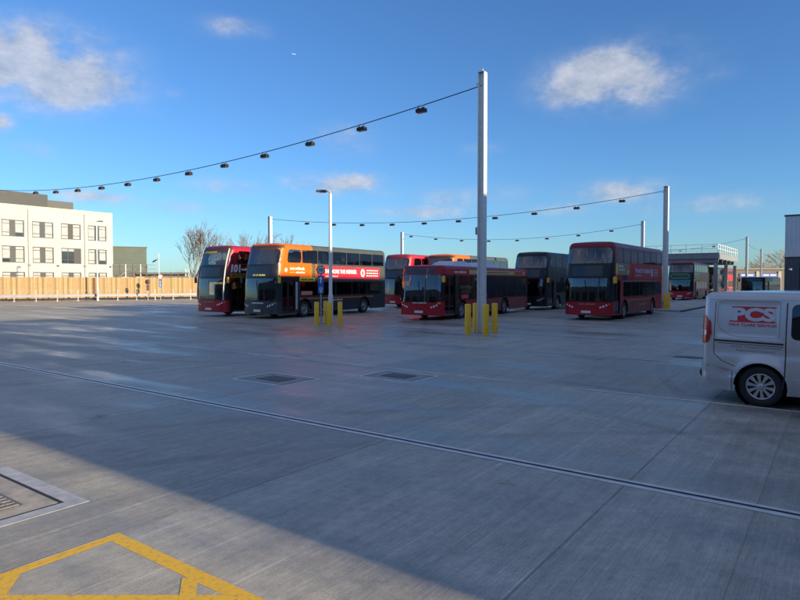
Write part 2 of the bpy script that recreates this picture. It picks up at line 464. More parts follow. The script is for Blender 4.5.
def bus(px, d, heading, kind, name, label, cat, liv, group=None, detail=2, glass='glass_tint'):
    g = bus_geo(kind); sh = g['sh']; L, H, W = g['L'], g['H'], g['W']; dbl = kind[0] == 'double'
    th = math.radians(heading); X = Vector((math.sin(th), math.cos(th), 0)); Y = Vector((-math.cos(th), math.sin(th), 0))
    corner = at(px, d); org = corner+Y*(W/2)
    t = empty(name, org, math.atan2(X.y, X.x)); tag(t, label, cat, group)
    g['body'].build('body', liv['paint'], t)
    g['roof'].build('roof', liv.get('roof', liv['paint']), t)
    g['chassis'].build('chassis', M['black'], t)
    for w in g['wins']:
        w.build('window', M[liv.get('side_glass', glass)], t)
    for nm, b in g['front']:
        fo = b.build(nm, M[liv.get('front_glass', 'glass_clear')], t)
        if nm == 'windscreen' and detail > 1:
            wb = MB()
            p0 = sh.pt(.05, g['windscreen'][0][1]+.06, .02); p1 = sh.pt(-.1, g['windscreen'][0][1]+.85, .02)
            wb.tube([p0, p1], .014, 5); wb.build('wiper', M['black'], fo)
    # door: two leaves with dark frame
    dx0, dx1 = g['door']; zt = (2.2 if dbl else H-.5)
    for k in range(2):
        a = dx0+(dx1-dx0)*k/2+.01; b_ = dx0+(dx1-dx0)*(k+1)/2-.01
        hole = rrect(sh.s(a+.07), sh.s(b_-.07), .5, zt-.12, .05)
        b = MB(); sh.panel(b, [(sh.s(a), .34), (sh.s(b_), .34), (sh.s(b_), zt-.01), (sh.s(a), zt-.01)], [hole], .3, .4, off=-.05)
        dr = b.build('door', M[liv.get('door', 'black')], t)
        b = MB(); sh.panel(b, hole, (), .3, .4, off=-.055); b.build('door_glass', M['glass_dark'] if liv.get('dark') else M[glass], dr)
    # interior
    zi = .42
    b = MB(); b.box((L/2, 0, zi), (L-.3, W-.16, .06)); b.box((L-.25, 0, 1.0), (.3, W-.2, 1.1)); b.build('lower_floor', M['interior'], t)
    if dbl:
        b = MB(); b.box((L/2+.15, 0, 2.35), (L-.75, W-.2, .16)); b.box((L/2+.15, 0, 4.08), (L-.9, W-.5, .03)); b.build('upper_floor', M['interior'], t)
    b = MB(); b.box((.55, 0, .95), (.5, W-.75, .28), bev=.06); b.box((1.2, .55, 1.2), (.06, 1.0, 1.5)); b.tube([(.85, .5+.2*math.cos(a), 1.2+.2*math.sin(a)) for a in [i*PI/8 for i in range(17)]], .018, 5)
    b.build('dashboard', M['black'], t)
    if detail > 1:
        for (x, y, z0, z1) in ((2.2, -.35, .45, 2.2), (2.2, .45, .45, 2.2), (4.9, .3, .45, 2.2), (7.2, .3, .45, 2.2))+(((2.4, 0, 2.45, 4.05), (5.2, 0, 2.45, 4.05), (8, 0, 2.45, 4.05)) if dbl else ()):
            q = MB(); q.tube([(x, y, z0), (x, y, z1)], .025, 6); q.build('grab_pole', M['mirror_yellow'], t)
        q = MB(); q.box((1.05, .62, 1.05), (.18, .5, .75), bev=.05); q.box((.9, .62, .75), (.5, .5, .12), bev=.04); q.build('driver_seat', M['seat_grey'], t)
    if detail > 0:
        sb = MB(); sb.box((0, 0, .22), (.42, .88, .12), bev=.03); sb.box((.2, -.225, .6), (.1, .42, .75), bev=.04, rot=None); sb.box((.2, .225, .6), (.1, .42, .75), bev=.04)
        sb.tube([(.2, -.43, .98), (.2, .43, .98)], .02, 5)
        first = None
        n1 = int((L-3.2)/.9)
        for lev, z0 in ((0, .62),)+(((1, 2.46),) if dbl else ()):
            for i in range(n1 if lev == 0 else n1+1):
                for yy in (-.68, .68):
                    x = (2.4 if lev == 0 else 1.2)+i*.9
                    if first is None: o = first = sb.build('seat', M[liv.get('seat', 'seat_red')], t)
                    else: o = link('seat', first.data, t)
                    o.location = (x, yy, z0)
    # wheels
    for w in g['wh']:
        for sg in (-1, 1): wheel(t, w, sg*(W/2-.17), .48, .28, sg)
    if detail > 1:      # arch lips
        for w in g['wh']:
            b = MB()
            sw = sh.s(w)
            P = [(sw+.60*math.cos(a), .48+.60*math.sin(a)) for a in [(-.2+(PI+.4)*k/16) for k in range(17)]]
            Q = [(sw+.66*math.cos(a), .48+.66*math.sin(a)) for a in [(-.2+(PI+.4)*k/16) for k in range(17)]]
            P = [p for p in P if p[1] >= .28]; Q = [p for p in Q if p[1] >= .28]
            sh.panel(b, Q+P[::-1], (), .3, .3, off=.012, step=.2); b.build('wheel_arch', M[liv.get('arch', 'black')], t)
    # front furniture
    if dbl:
        b = MB(); sh.panel(b, rrect(-.85, .85, 2.42, 2.98, .08), (), .2, .3, off=.01); ds_ = b.build('destination_display', M['blind'], t)
        if liv.get('dest'):
            text_obj(liv['dest'], lambda u, v: sh.pt(-.40+u, 2.44+v, .022), .95, .10, M['dest'], ds_, bold=.02)
    else:
        b = MB(); sh.panel(b, rrect(-.95, .95, H-.46, H-.18, .08), (), .2, .3, off=.01); b.build('destination_display', M['blind'], t)
    b = MB(); sh.panel(b, rrect(-.27, .27, .40, .53, .01), (), .2, .3, off=.02); b.build('number_plate', M['white_plate'], t)
    for sg in (-1, 1):
        b = MB()
        for (ss, zz, rr_) in ((.78, .72, .055), (.93, .77, .06), (1.08, .84, .05)):
            P = [(sg*ss+rr_*math.cos(a), zz+rr_*math.sin(a)) for a in [2*PI*k/10 for k in range(10)]]
            sh.panel(b, P, (), .3, .3, off=.015, step=.3)
        b.build('headlight', M['lamp_white'], t)
        b = MB(); P = rrect(sg*1.12, sg*1.30, .9, 1.0, .03) if not dbl else rrect(sg*1.16, sg*1.26, .86, .93, .03)
        sh.panel(b, P, (), .3, .3, off=.015); b.build('indicator', M['lamp_amber'], t)
    # mirrors
    for sg, zz in ((1, 2.15 if dbl else 2.2), (-1, 2.15 if dbl else 2.2)):
        p = sh.pt(sg*(sh.b-.1), zz+.25, 0); q = p+Vector((-.22, -sg*.16, .02))
        b = MB(); b.tube([p, q+Vector((0, 0, .05)), q+Vector((0, 0, -.05))], .018, 6); mo = b.build('mirror_arm', M['black'], t)
        b = MB(); b.box(q+Vector((0, 0, -.22)), (.09, .2, .36), bev=.03); b.build('mirror', M['mirror_yellow'] if sg == 1 else M['black'], mo)
    if liv.get('front_logo'):
        text_obj(liv['front_logo'], lambda u, v: sh.pt(-.42+u, .92 if not dbl else .86, .012)+Vector((0, 0, v)), .9, .085, liv.get('logo_mat', M['white']), t, bold=.02)
    SW = 1
    def side_panel(nm, x0, x1, z0, z1, m, off=.006, r=.02, parent=t):
        b = MB(); sh.panel(b, rrect(sh.s(x0), sh.s(x1), z0, z1, r), (), .4, .4, off=off); return b.build(nm, m, parent)
    def side_text(s_, x0, z0, w, h, m, parent=t, bold=.02, off=.013):
        return text_obj(s_, lambda u, v: sh.pt(sh.s(x0+u), z0+v, off), w, h, m, parent, bold=bold)
    if 'extra' in liv: liv['extra'](t, sh, side_panel, side_text)
    return t

grey = (.055, .062, .062); gg = (.07, .077, .075); dk = (.018, .022, .03); orange = (.80, .135, .008); crim = (.42, .008, .022); blk = (.012, .014, .018)
L11 = 11.25
def chevrons(z0, z1, x0): return []
orange_paint = paint_regions('grey_orange_livery', gg, [
    (-1, 20, -1, 1.25, 0, (.035, .042, .046)), (-1, 11, 1.2, 2.14, 0, (.03, .035, .04)), (-1, 10.6, 3.12, 4.02, 0, (.05, .056, .055)),
    (2.0, 9.6, 1.06, 1.15, 0, (.55, .14, .02)),
    (.2, 3.1, 2.16, 4.6, 0, orange), (.2, 3.1, 2.12, 2.2, 0, orange), (.25, 2.0, 2.1, 2.42, 0, blk),
    (3.1, 3.3, 2.2, 3.15, 0, (.10, .11, .10)), (3.38, 3.6, 2.2, 3.15, 0, orange),
    (2.2, 2.9, 4.0, 4.6, 0, orange), (-1, .2, -1, 1.0, 0, (.05, .058, .065)), (-1, .30, 1.0, 4.1, 0, dk), (.30, .62, 1.0, 2.2, 0, dk), (.2, 2.9, 4.02, 4.6, 0, orange)], dirt=.12)
orange_roof = paint_regions('grey_orange_roof', gg, [(-1, 3.2, 3.9, 5, 0, orange), (-1, .8, 3.9, 4.2, 0, (.1, .05, .03))], dirt=.1)
def orange_extra(t, sh, P, T):
    a = P('advert_panel', 3.7, 10.35, 2.28, 3.06, M['advert_red'])
    T('THE MORE THE MERRIER', 4.3, 2.62, 3.35, .26, M['white'], a, .035)
    T('|||||| ||||||||', 4.35, 2.40, 1.3, .10, M['white'], a)
    bb = MB(); c = (sh.s(8.35), 2.68); sh.panel(bb, [(c[0]+.24*math.cos(k*PI/10), c[1]+.28*math.sin(k*PI/10)) for k in range(20)], (), 1, 1, off=.013); bb.build('emblem', M['white'], a)
    bb = MB(); sh.panel(bb, [(c[0]+.09*math.cos(k*PI/6), c[1]+.15*math.sin(k*PI/6)) for k in range(12)], (), 1, 1, off=.018); bb.build('emblem_centre', M['advert_red'], a)
    for k, z in enumerate((2.86, 2.68, 2.50)):
        for j in range(6): P('small_print', 8.78+j*.24, 8.97+j*.24, z-.035, z+.035, M['white'], off=.012, parent=a)
    T('west midlands', 1.05, 2.80, 1.35, .17, M['white'], t, .03); T('||||||||', 1.6, 2.60, .85, .10, M['white'], t); P('logo_underline', 1.05, 1.5, 2.63, 2.66, M['advert_yellow'], off=.012)
    bb = MB()       # white starburst emblem
    c = (sh.s(.72), 2.78)
    st = [(c[0]+(.17 if k % 2 == 0 else .07)*math.cos(k*PI/7), c[1]+(.17 if k % 2 == 0 else .07)*math.sin(k*PI/7)) for k in range(14)]
    sh.panel(bb, st, (), 1, 1, off=.013, step=1); bb.build('emblem', M['white'], t)
    y = P('advert_panel', 1.95, 3.35, 2.14, 2.36, M['advert_yellow'], off=.012); T('|||||| |||||', 2.1, 2.2, 1.1, .09, M['print_black'], y, off=.018)
    for x0 in (3.06, 3.34):      # zigzag ribbons
        bb = MB(); w = .05
        for sgn in (1, -1):
            for seg in range(2):
                za, zb_ = 2.25+seg*.42, 2.25+(seg+1)*.42
                xa, xb = (x0, x0+.22) if sgn > 0 else (x0+.22, x0)
                if seg: xa, xb = xb, xa
                sh.panel(bb, [(sh.s(xa), za), (sh.s(xa)+w, za), (sh.s(xb)+w, zb_), (sh.s(xb), zb_)], (), 1, 1, off=.012+.003*(sgn > 0)+.001*seg, step=2)
        bb.build('zigzag_stripe', mat('zigzag_green', (.10, .12, .05), .4), t)
    P('door_pillar', 1.6, 1.78, .5, 2.1, mat('pale_pillar', (.42, .42, .42), .5), off=.02)
    P('window_notice', 2.1, 3.1, 1.32, 1.55, mat('notice_salmon', (.75, .2, .15), .5), off=.012)
    T('west midlands', 4.9, .92, 1.2, .11, M['white'], t)
ORANGE = dict(paint=orange_paint, roof=orange_roof, dest='||| || |||||||', front_glass='glass_tint', side_glass='glass_side', extra=orange_extra, seat='seat_grey', front_logo='||||||||')
ORANGE2 = dict(ORANGE); ORANGE2.pop('dest'); ORANGE2.pop('front_logo'); ORANGE2.pop('extra')

c101 = paint_regions('crimson_wrap_livery', crim, [(.75, 11, 2.1, 3.14, -.0, (.035, .012, .014)), (.35, 11, .3, 2.12, 0, (.03, .012, .014)), (-1, .62, 1.0, 4.1, 0, blk), (.3, .55, 2.1, 4.3, 0, (.36, .02, .05))], dirt=.1)
c101roof = paint_regions('crimson_roof', (.3, .012, .035), [(-1, .7, 3.9, 4.25, 0, (.1, .03, .04))])
def x101(t, sh, P, T):
    T('101', .34, 2.66, .80, .50, M['white'], t, .06); T('||||||||', 1.22, 2.78, .6, .13, M['white'], t)
    y = P('advert_panel', .32, 1.9, 2.36, 2.60, mat('sign_olive', (.35, .3, .03), .4), off=.010); T('||||| ||| |||||||', .45, 2.44, 1.2, .1, M['print_black'], y, off=.018)
    b = MB(); s0 = sh.a*.85
    sh.panel(b, rrect(-.9, .25, 3.84, 3.98, .02), (), .3, .3, off=.008); b.build('window_sticker', mat('sticker_lime', (.42, .42, .06), .5), t)
    for sg in (1, -1):
        b = MB(); b.tube([sh.pt(sg*(sh.a+.2), z, .03) for z in (1.0, 1.6, 2.2, 2.8, 3.4, 3.9, 4.1)], .045, 6); b.build('corner_trim', mat('pale_trim', (.5, .5, .48), .4), t)
R101 = dict(paint=c101, roof=c101roof, front_glass='glass_clear', side_glass='glass_clear', extra=x101, front_logo='west midlands', logo_mat=M['gold'])
cR = paint_regions('crimson_classic_livery', crim, [(-1, .62, 1.0, 4.15, 0, blk), (.3, 3.1, 2.2, 2.34, 0, crim), (1.9, 2.9, 2.16, 2.46, 0, blk), (2.0, 9.2, 1.2, 2.15, 0, (.05, .01, .015)),
    (3.1, 8.9, 1.02, 1.08, 0, (.42, .22, .10)), (3.02, 3.1, .5, 1.08, 0, (.42, .22, .10)), (3.1, 7.2, .28, 1.0, 0, (.22, .035, .05))], dirt=.14)
def xR(t, sh, P, T):
    a = P('advert_panel', 4.1, 10.1, 2.28, 3.06, M['advert_dull']); pk = mat('dull_white_print', (.62, .55, .58), .5)
    T('THE MORE THE MERRIER', 4.4, 2.62, 3.5, .27, pk, a, .035); T('|||||| ||||||||', 4.45, 2.44, 1.3, .09, pk, a)
    bb = MB(); c = (sh.s(8.2), 2.68); sh.panel(bb, [(c[0]+.2*math.cos(k*PI/10), c[1]+.3*math.sin(k*PI/10)) for k in range(20)], (), 1, 1, off=.013); bb.build('emblem', pk, a)
    for z in (2.84, 2.68, 2.52):
        for j in range(5): P('small_print', 8.65+j*.25, 8.85+j*.25, z-.03, z+.03, pk, off=.012, parent=a)
    b = P('advert_panel', .55, 3.25, 2.50, 3.14, M['advert_tan'], off=.008)
    for xx, r1, r2 in ((.78, .17, .36), (3.02, .13, .15)):
        bb = MB(); c = (sh.s(xx), 2.80 if xx < 1 else 2.68); sh.panel(bb, [(c[0]+r1*math.cos(k*PI/8), c[1]+r2*math.sin(k*PI/8)) for k in range(16)], (), 1, 1, off=.014); bb.build('roundel', M['advert_yellow'], b)
    T('|||| ||', 1.15, 2.92, .95, .13, M['white'], b); T('||| |||||||', 1.15, 2.74, 1.2, .09, M['white'], b)
    T('west midlands', 5.3, .68, 1.5, .14, M['gold'], t)
    for nm, x0, x1, z0, z1 in (('gold_line', 2.05, 9.2, 2.13, 2.16), ('gold_line', 1.98, 2.03, 1.1, 2.16)): P(nm, x0, x1, z0, z1, mat('pink_line', (.45, .28, .28), .4), off=.006)
RIGHT = dict(paint=cR, roof=paint_regions('crimson_roof_dull', (.22, .012, .025), []), front_glass='glass_tint', extra=xR, front_logo='west midlands', logo_mat=M['gold'])
cS = paint_regions('crimson_single_livery', (.42, .008, .02), [(-1, 15, 1.05, 2.48, 0, (.02, .012, .015)), (1.0, 1.9, .3, 2.5, 0, (.02, .014, .016)), (3.2, 13, .25, .98, 0, (.27, .03, .04))], dirt=.14)
def xS(t, sh, P, T):
    y = P('advert_panel', 3.4, 12.1, 2.56, 2.80, mat('advert_straw', (.62, .42, .13), .5), off=.010, r=.08)
    for j in range(14): P('small_print', 4.6+j*.34, 4.82+j*.34, 2.64, 2.72, M['print_black'], off=.016, parent=y)
    P('advert_panel', 10.2, 11.8, 2.59, 2.77, mat('advert_scarlet', (.5, .03, .02), .5), off=.016)
    T('west midlands', 1.5, 2.60, 1.5, .14, M['white'], t)
    P('window_notice', 2.35, 3.25, 1.15, 1.38, mat('notice_red', (.7, .06, .07), .5), off=.012)
    for x0, x1 in ((2.5, 5.0), (6.0, 8.6)):
        b = MB(); n = 10; W_ = 1.5
        prof = [(x0, 0), (x0+.15, .22), (x0+.6, .34), (x1-.6, .34), (x1-.12, .2), (x1, 0)]
        b.prism([(p[0], p[1]) for p in prof], -W_/2, W_/2, fr=lambda u, v, w: (u, w*(1-.25*(v/.34)), 2.98+v)); b.build('roof_pod', mat('roof_pod_white', (.62, .6, .68), .5), t)
    b = MB(); sh.panel(b, rrect(-.95, -.62, 1.9, 2.15, .02), (), .3, .3, off=.006); b.build('window_sticker', M['lamp_amber'], t)
SINGLE = dict(paint=cS, roof=paint_regions('crimson_single_roof', (.28, .012, .03), []), front_glass='glass_clear', extra=xS, front_logo='west midlands')
DARK = dict(paint=paint_regions('dark_green_livery', (.006, .014, .018), [(-1, .62, 1, 4.15, 0, blk), (.62, .8, 2.2, 4.3, 0, (.02, .04, .045))]), front_glass='glass_tint', side_glass='glass_tint')
RED2 = dict(paint=paint_regions('red_pink_livery', crim, [(-1, .62, 1, 4.15, 0, blk), (.35, .7, 2.2, 4.4, 0, (.42, .03, .06))]), roof=paint_regions('red_pink_roof', (.36, .03, .05), []), front_glass='glass_clear')
GANT = dict(paint=paint_regions('crimson_green_livery', (.42, .01, .025), [(-1, .62, 1, 4.15, 0, blk), (.9, 1.8, 2.3, 3.1, 0, (.1, .35, .08)), (2.4, 3.6, 2.3, 3.1, 0, (.1, .3, .08)), (1.9, 2.3, 2.3, 3.1, 0, (.3, .25, .03))]), front_glass='glass_tint')
BLACKB = dict(paint=paint_regions('black_livery', (.014, .015, .018), []), front_glass='glass_tint', dark=True)
GB = 'buses parked side by side across the yard'
bus(276, 33.7, 31.8, ('double', L11), 'double_decker_bus', 'grey and orange double decker with a pink THE MORE THE MERRIER advert', 'bus', ORANGE, GB)
bus(225, 36.0, 33, ('double', 10.5), 'double_decker_bus', 'red double decker marked 101, leftmost in the bus row', 'bus', R101, GB)
bus(441, 32.4, 33, ('single', 12.8, 3.0), 'single_decker_bus', 'red single decker with a straw yellow roof band and white roof pods', 'bus', SINGLE, GB)
bus(611.5, 32.3, 36.5, ('double', L11), 'double_decker_bus', 'crimson double decker standing alone nearest the gantry with a tan and yellow advert', 'bus', RIGHT, GB)
bus(545.5, 44, 36, ('double', 10.5), 'double_decker_bus', 'dark green double decker between the red single decker and the lone crimson bus', 'bus', DARK, GB, 1)
bus(407, 48, 36, ('double', 10.5), 'double_decker_bus', 'red double decker with a pinkish roof half hidden behind the single decker front', 'bus', RED2, GB, 1)
bus(450.5, 48, 36, ('double', 10.5), 'double_decker_bus', 'orange fronted grey double decker whose upper deck shows above the single decker', 'bus', ORANGE2, GB, 1)
gb = bus(693, 67, 36, ('double', 10.5), 'double_decker_bus', 'red double decker with a green ringed blind under the gantry deck', 'bus', GANT, 'buses by the gantry', 1)
sh_ = bus_geo(('double', 10.5))['sh']
b = MB(); sh_.panel(b, rrect(-1.0, 1.0, 2.4, 2.98, .28, 8), [rrect(-.9, .9, 2.5, 2.88, .18, 8)], .3, .3, off=.02); b.build('green_ring', mat('sign_green', (.05, .3, .1), .4), gb)
bus(714.5, 92, 36, ('double', 10.5), 'double_decker_bus', 'dark double decker seen between the gantry posts', 'bus', BLACKB, 'buses by the gantry', 0)
bus(726, 98, 36, ('double', 10.5), 'double_decker_bus', 'far red double decker behind the gantry posts', 'bus', dict(paint=cR, roof=RIGHT['roof']), 'buses by the gantry', 0)
bus(764.5, 72, 46, ('single', 7.0, 2.6), 'minibus', 'small dark minibus facing the yard behind the silver van', 'minibus', BLACKB, None, 0)

# ------------------------------------------------------------------ van
def make_van():
    L, W, H = 5.0, 1.94, 1.95
    rake = lambda z: 0 if z < .65 else (.35*((z-.65)/.4)**1.5 if z < 1.05 else .35+1.75*(z-1.05)/.9)
    hw = lambda z: 1-.02*max(0, .6-z)/.3 if z < .95 else 1-.135*((z-.95)/.95)**1.35
    wr, wf, R_, zc = 4.06, .92, .345, .345
    def flare(x, z):
        f = 0
        for w in (wr, wf):
            d = math.hypot(x-w, z-zc); f += .035*math.exp(-((d-.40)/.09)**2)
        f -= .028*math.exp(-((z-.93)/.10)**2)*(1 if x < 4.75 else max(0, (5-x)/.25))       # scooped shoulder
        # recessed load panel
        if 3.80 < x < 4.78 and 1.16 < z < 1.80:
            e = min(x-3.80, 4.78-x, z-1.16, 1.80-z); f -= .014*min(1, e/.04)
        if z > 1.15 and 3.2 < x < 3.5: pass
        f += .022*max(0, min(1, (.46-z)/.05+1))*(1 if z < .5 else 0)*(1 if x > 4.4 else .3)
        return f
    sh = Shell(L, W, H, r=.30, rr=.11, R=.14, bow=.10, rake=rake, rw=3.2, hw=hw, flare=flare)
    th = math.radians(-47); X = Vector((math.sin(th), math.cos(th), 0)); Y = Vector((-X.y, X.x, 0))
    wheelpt = gp(762, 406.5)                       # near rear tyre on the ground
    org = wheelpt-X*(wr+.02)-Y*(W/2-.10)
    t = empty('van', org, math.atan2(X.y, X.x)); tag(t, 'silver panel van with a red PCS logo, cut by the right picture edge', 'van')
    zb = .235; ra = .405
    holes = []; glass = []
    for side in (-1, 1):
        for (a, b_, z0, z1) in ((1.15+.45, 2.35, 1.17, 1.72), (2.5, 3.63, 1.17, 1.76)):
            P = rrect(sh.s(a, side), sh.s(b_, side), z0, z1, .09, 4); holes.append(P); glass.append(('side_window', P, 'glass_dark'))
    fw = sh.a+.2; P = rrect(-fw, fw, 1.10, 1.76, .08); holes.append(P); glass.append(('windscreen', P, 'glass_tint'))
    for sg in (1, -1):
        P = rrect(sg*(sh.d+.06), sg*(sh.S-.06), 1.12, 1.68, .06); holes.append(P); glass.append(('rear_window', P, 'glass_dark'))
    # lamp openings stay closed: lamp units sit on the corner
    bot = [(-sh.S, zb)]+arch_bottom(sh, -1, (wf, wr), zb, ra, zc, -sh.S, 0)+arch_bottom(sh, 1, (wf, wr), zb, ra, zc, 0, sh.S)+[(sh.S, zb)]
    outer = bot+[(sh.S, sh.zt), (-sh.S, sh.zt)]
    m, n, bs = base_mat('silver_metallic_paint')
    tc = n.new('ShaderNodeTexCoord'); ns = n.noise(tc.outputs['Object'], 2.0, 5, .6); sp = n.new('ShaderNodeSeparateXYZ'); n.link(tc.outputs['Object'], sp.inputs[0])
    hs = n.mix(n.maprange(ns, .3, .7, 0, 1), (.56, .56, .57, 1), (.61, .61, .62, 1))
    low = n.m('MULTIPLY', n.maprange(sp.outputs[2], .3, .75, .55, 0), n.maprange(n.noise(tc.outputs['Object'], 6, 5, .7), .35, .7, .2, 1))
    n.link(n.mix(low, hs, (.22, .20, .18, 1)), bs.inputs['Base Color'])
    bs.inputs['Metallic'].default_value = .35; bs.inputs['Roughness'].default_value = .34; bs.inputs['Coat Weight'].default_value = .7; bs.inputs['Coat Roughness'].default_value = .07
    mb = MB(); sh.panel(mb, outer, holes, ds=.035, dz=.035, step=.04); body = mb.build('body', m, t)
    mb = MB(); sh.roof(mb, crown=.03); mb.build('roof', m, t)
    for nm, P, g in glass:
        mb = MB(); sh.panel(mb, P, (), .2, .2, off=-.008); mb.build(nm, M[g], t)
    mb = MB(); mb.box((2.5, 0, .38), (4.3, 1.5, .16)); 
    for w in (wf, wr): mb.lathe([(-.95, .40), (.95-.0, .40)], (w, 0, zc), n=24); mb.box((w, 0, .5), (.7, 1.4, .3))
    mb.build('chassis', M['black'], t)
    mb = MB(); mb.box((3.3, 0, 1.1), (.06, 1.7, 1.1)); mb.box((1.9, .4, .95), (.12, .5, .8), bev=.04); mb.box((1.9, -.4, .95), (.12, .5, .8), bev=.04); mb.box((2.5, 0, .5), (4.2, 1.7, .06)); mb.build('interior', M['black'], t)
    for w in (wf, wr):
        for sg in (-1, 1): wheel(t, w, sg*(W/2-.125), .343, .215, sg, van=True)
    # arch lips, seams, belt moulding, handle
    def strip(nm, pts, w, m_, off=.002, side=-1, vert=False):
        b = MB(); P = [(sh.s(x, side), z) for x, z in pts]
        A = []; B = []
        for i, p in enumerate(P):
            a = P[max(i-1, 0)]; c = P[min(i+1, len(P)-1)]; dx, dz = c[0]-a[0], c[1]-a[1]; l = math.hypot(dx, dz) or 1
            nx, nz = -dz/l*w/2, dx/l*w/2; A.append((p[0]+nx, p[1]+nz)); B.append((p[0]-nx, p[1]-nz))
        vs = [sh.pt(a, z, off) for a, z in A]+[sh.pt(a, z, off) for a, z in B]; k = len(A)
        b.add(vs, [(i, i+1, k+i+1, k+i) for i in range(k-1)], 0, True)
        return b.build(nm, m_, t)
    def dense(pts, st=.05):
        R = []
        for a, c in zip(pts, pts[1:]):
            n_ = max(1, int(math.hypot(c[0]-a[0], c[1]-a[1])/st)); R += [(a[0]+(c[0]-a[0])*k/n_, a[1]+(c[1]-a[1])*k/n_) for k in range(n_)]
        return R+[pts[-1]]
    seam = mat('panel_gap', (.03, .03, .035), .6)
    for side in (-1, 1):
        strip('belt_moulding', dense([(4.80, 1.10), (3.73, 1.087)]), .028, M['black'], .012, side)
        strip('door_seam', dense([(3.73, .33), (3.70, .55), (3.70, 1.78)]), .018, seam, .003, side)
        strip('door_seam', dense([(2.42, .33), (2.42, 1.78)]), .012, seam, .003, side)
        strip('side_seam', dense([(4.80, 1.78), (4.80, .86), (4.66, .74), (4.45, .66)]), .010, seam, .003, side)
        strip('panel_seam', dense([(3.80, 1.22), (3.80, 1.78), (3.83, 1.80), (4.68, 1.80), (4.74, 1.76), (4.76, 1.70), (4.76, 1.42), (4.70, 1.30), (4.56, 1.20), (4.40, 1.18), (3.83, 1.18), (3.80, 1.22)]), .009, mat('panel_edge', (.30, .31, .33), .4), .003, side)
        strip('sill_line', dense([(3.62, .52), (1.40, .52)]), .02, mat('sill_highlight', (.55, .56, .6), .3), .006, side)
        strip('sliding_rail', dense([(4.75, 1.055), (3.73, 1.045)]), .01, seam, .003, side)
        # wrap-round bumper
        b = MB(); so = sh.s(4.50, side); se = side*sh.S
        P = [(so, .235), (se, .235), (se, .66), (sh.s(4.93, side), .66), (sh.s(4.80, side), .64), (so, .585)]
        sh.panel(b, P, (), .05, .05, off=.022, step=.05); b.build('rear_bumper', m, t)
        b = MB(); P = [(sh.c+.0, 1.06), (sh.c+.10, 1.03), (sh.d+.0, 1.06), (sh.d+.0, 1.50), (sh.c+.08, 1.54), (sh.c-.03, 1.42), (sh.c-.05, 1.22)]
        P = [(side*a, z) for a, z in P]
        sh.panel(b, P, (), .03, .05, off=.016, step=.04); tl = b.build('taillight', M['lamp_red'], t)
        b = MB(); P = [(side*a, z) for a, z in rrect(sh.c+.03, sh.d-.02, 1.18, 1.27, .02)]; sh.panel(b, P, (), .03, .05, off=.022); b.build('reversing_lens', M['lamp_white'], tl)
        b = MB(); P = rrect(side*(sh.a-.05), side*(sh.b-.02), .62, .85, .06); sh.panel(b, P, (), .05, .05, off=.012); b.build('headlight', M['lamp_white'], t)
        b = MB(); q = sh.pt(sh.s(1.75, side), 1.2, .0); b.box(q+Vector((0, -side*.14, .02)), (.16, .2, .26), bev=.05); b.build('door_mirror', M['black'], t)
    b = MB(); b.box((5.05, 0, .47), (.1, 1.5, .14), bev=.03); b.box((5.02, .80, .50), (.06, .16, .07), bev=.02); b.build('bumper_step', M['black'], t)
    for yy in (-.62, .62):
        b = MB(); b.tube([(1.7, yy, 1.965), (1.72, yy, 2.0), (3.4, yy, 2.005), (3.42, yy, 1.97)], .016, 8); b.build('roof_rail', mat('rail_grey', (.5, .52, .56), .35, .5), t)
    # writing on the visible (y>0) side, reading towards the nose
    def T(s_, x0, z0, w, h, m_, bold=.02, off=.006, nm='lettering'): return text_obj(s_, lambda u, v: sh.pt(sh.s(x0-u, -1), z0+v, off), w, h, m_, t, nm, bold=bold)
    red = mat('logo_red', (.62, .02, .03), .4, var=.04); sv = mat('logo_silver', (.60, .61, .65), .35, .2, var=.04); gp_ = mat('faded_grey_print', (.22, .23, .26), .5)
    def poly(nm, P, m_, off): b = MB(); sh.panel(b, [(sh.s(x, -1), z) for x, z in P], (), .1, .1, off=off, step=.06); return b.build(nm, m_, t)
    # logo: red block with letters knocked out
    x0 = 4.54; W_ = .68; zt_, zb_ = 1.705, 1.435
    poly('logo_bar', [(x0+.00, zt_), (x0-W_, zt_-.0), (x0-W_, zt_-.022), (x0+.0, zt_-.022)], red, .005)
    poly('logo_block', [(x0-.03, zb_+.17), (x0-.03, zb_), (x0-W_+.02, zb_), (x0-W_+.02, zb_+.02), (x0-.30, zt_-.02), (x0-.24, zt_-.02), (x0-.2, zb_+.17)], red, .0045)
    poly('logo_bar', [(x0+.03, zb_+.0), (x0-W_, zb_+.0), (x0-W_, zb_+.022), (x0+.03, zb_+.022)], red, .0065)
    poly('logo_block', [(x0-.10, zt_-.01), (x0-W_+.05, zt_-.01), (x0-W_+.05, zb_+.02), (x0-.10, zb_+.02)], red, .004)
    T('PCS', x0-.02, zb_+.018, W_-.03, zt_-zb_-.036, sv, .05, .009, 'logo_letters')
    T('PAUL CLARK SERVICES', x0+.03, 1.365, .73, .045, red, .02)
    T('Diesel Transport Hydraulic', x0-.02, .985, .76, .045, gp_, .0)
    T('Engineering Support', x0-.10, .92, .58, .045, gp_, .0)
    return t
make_van()

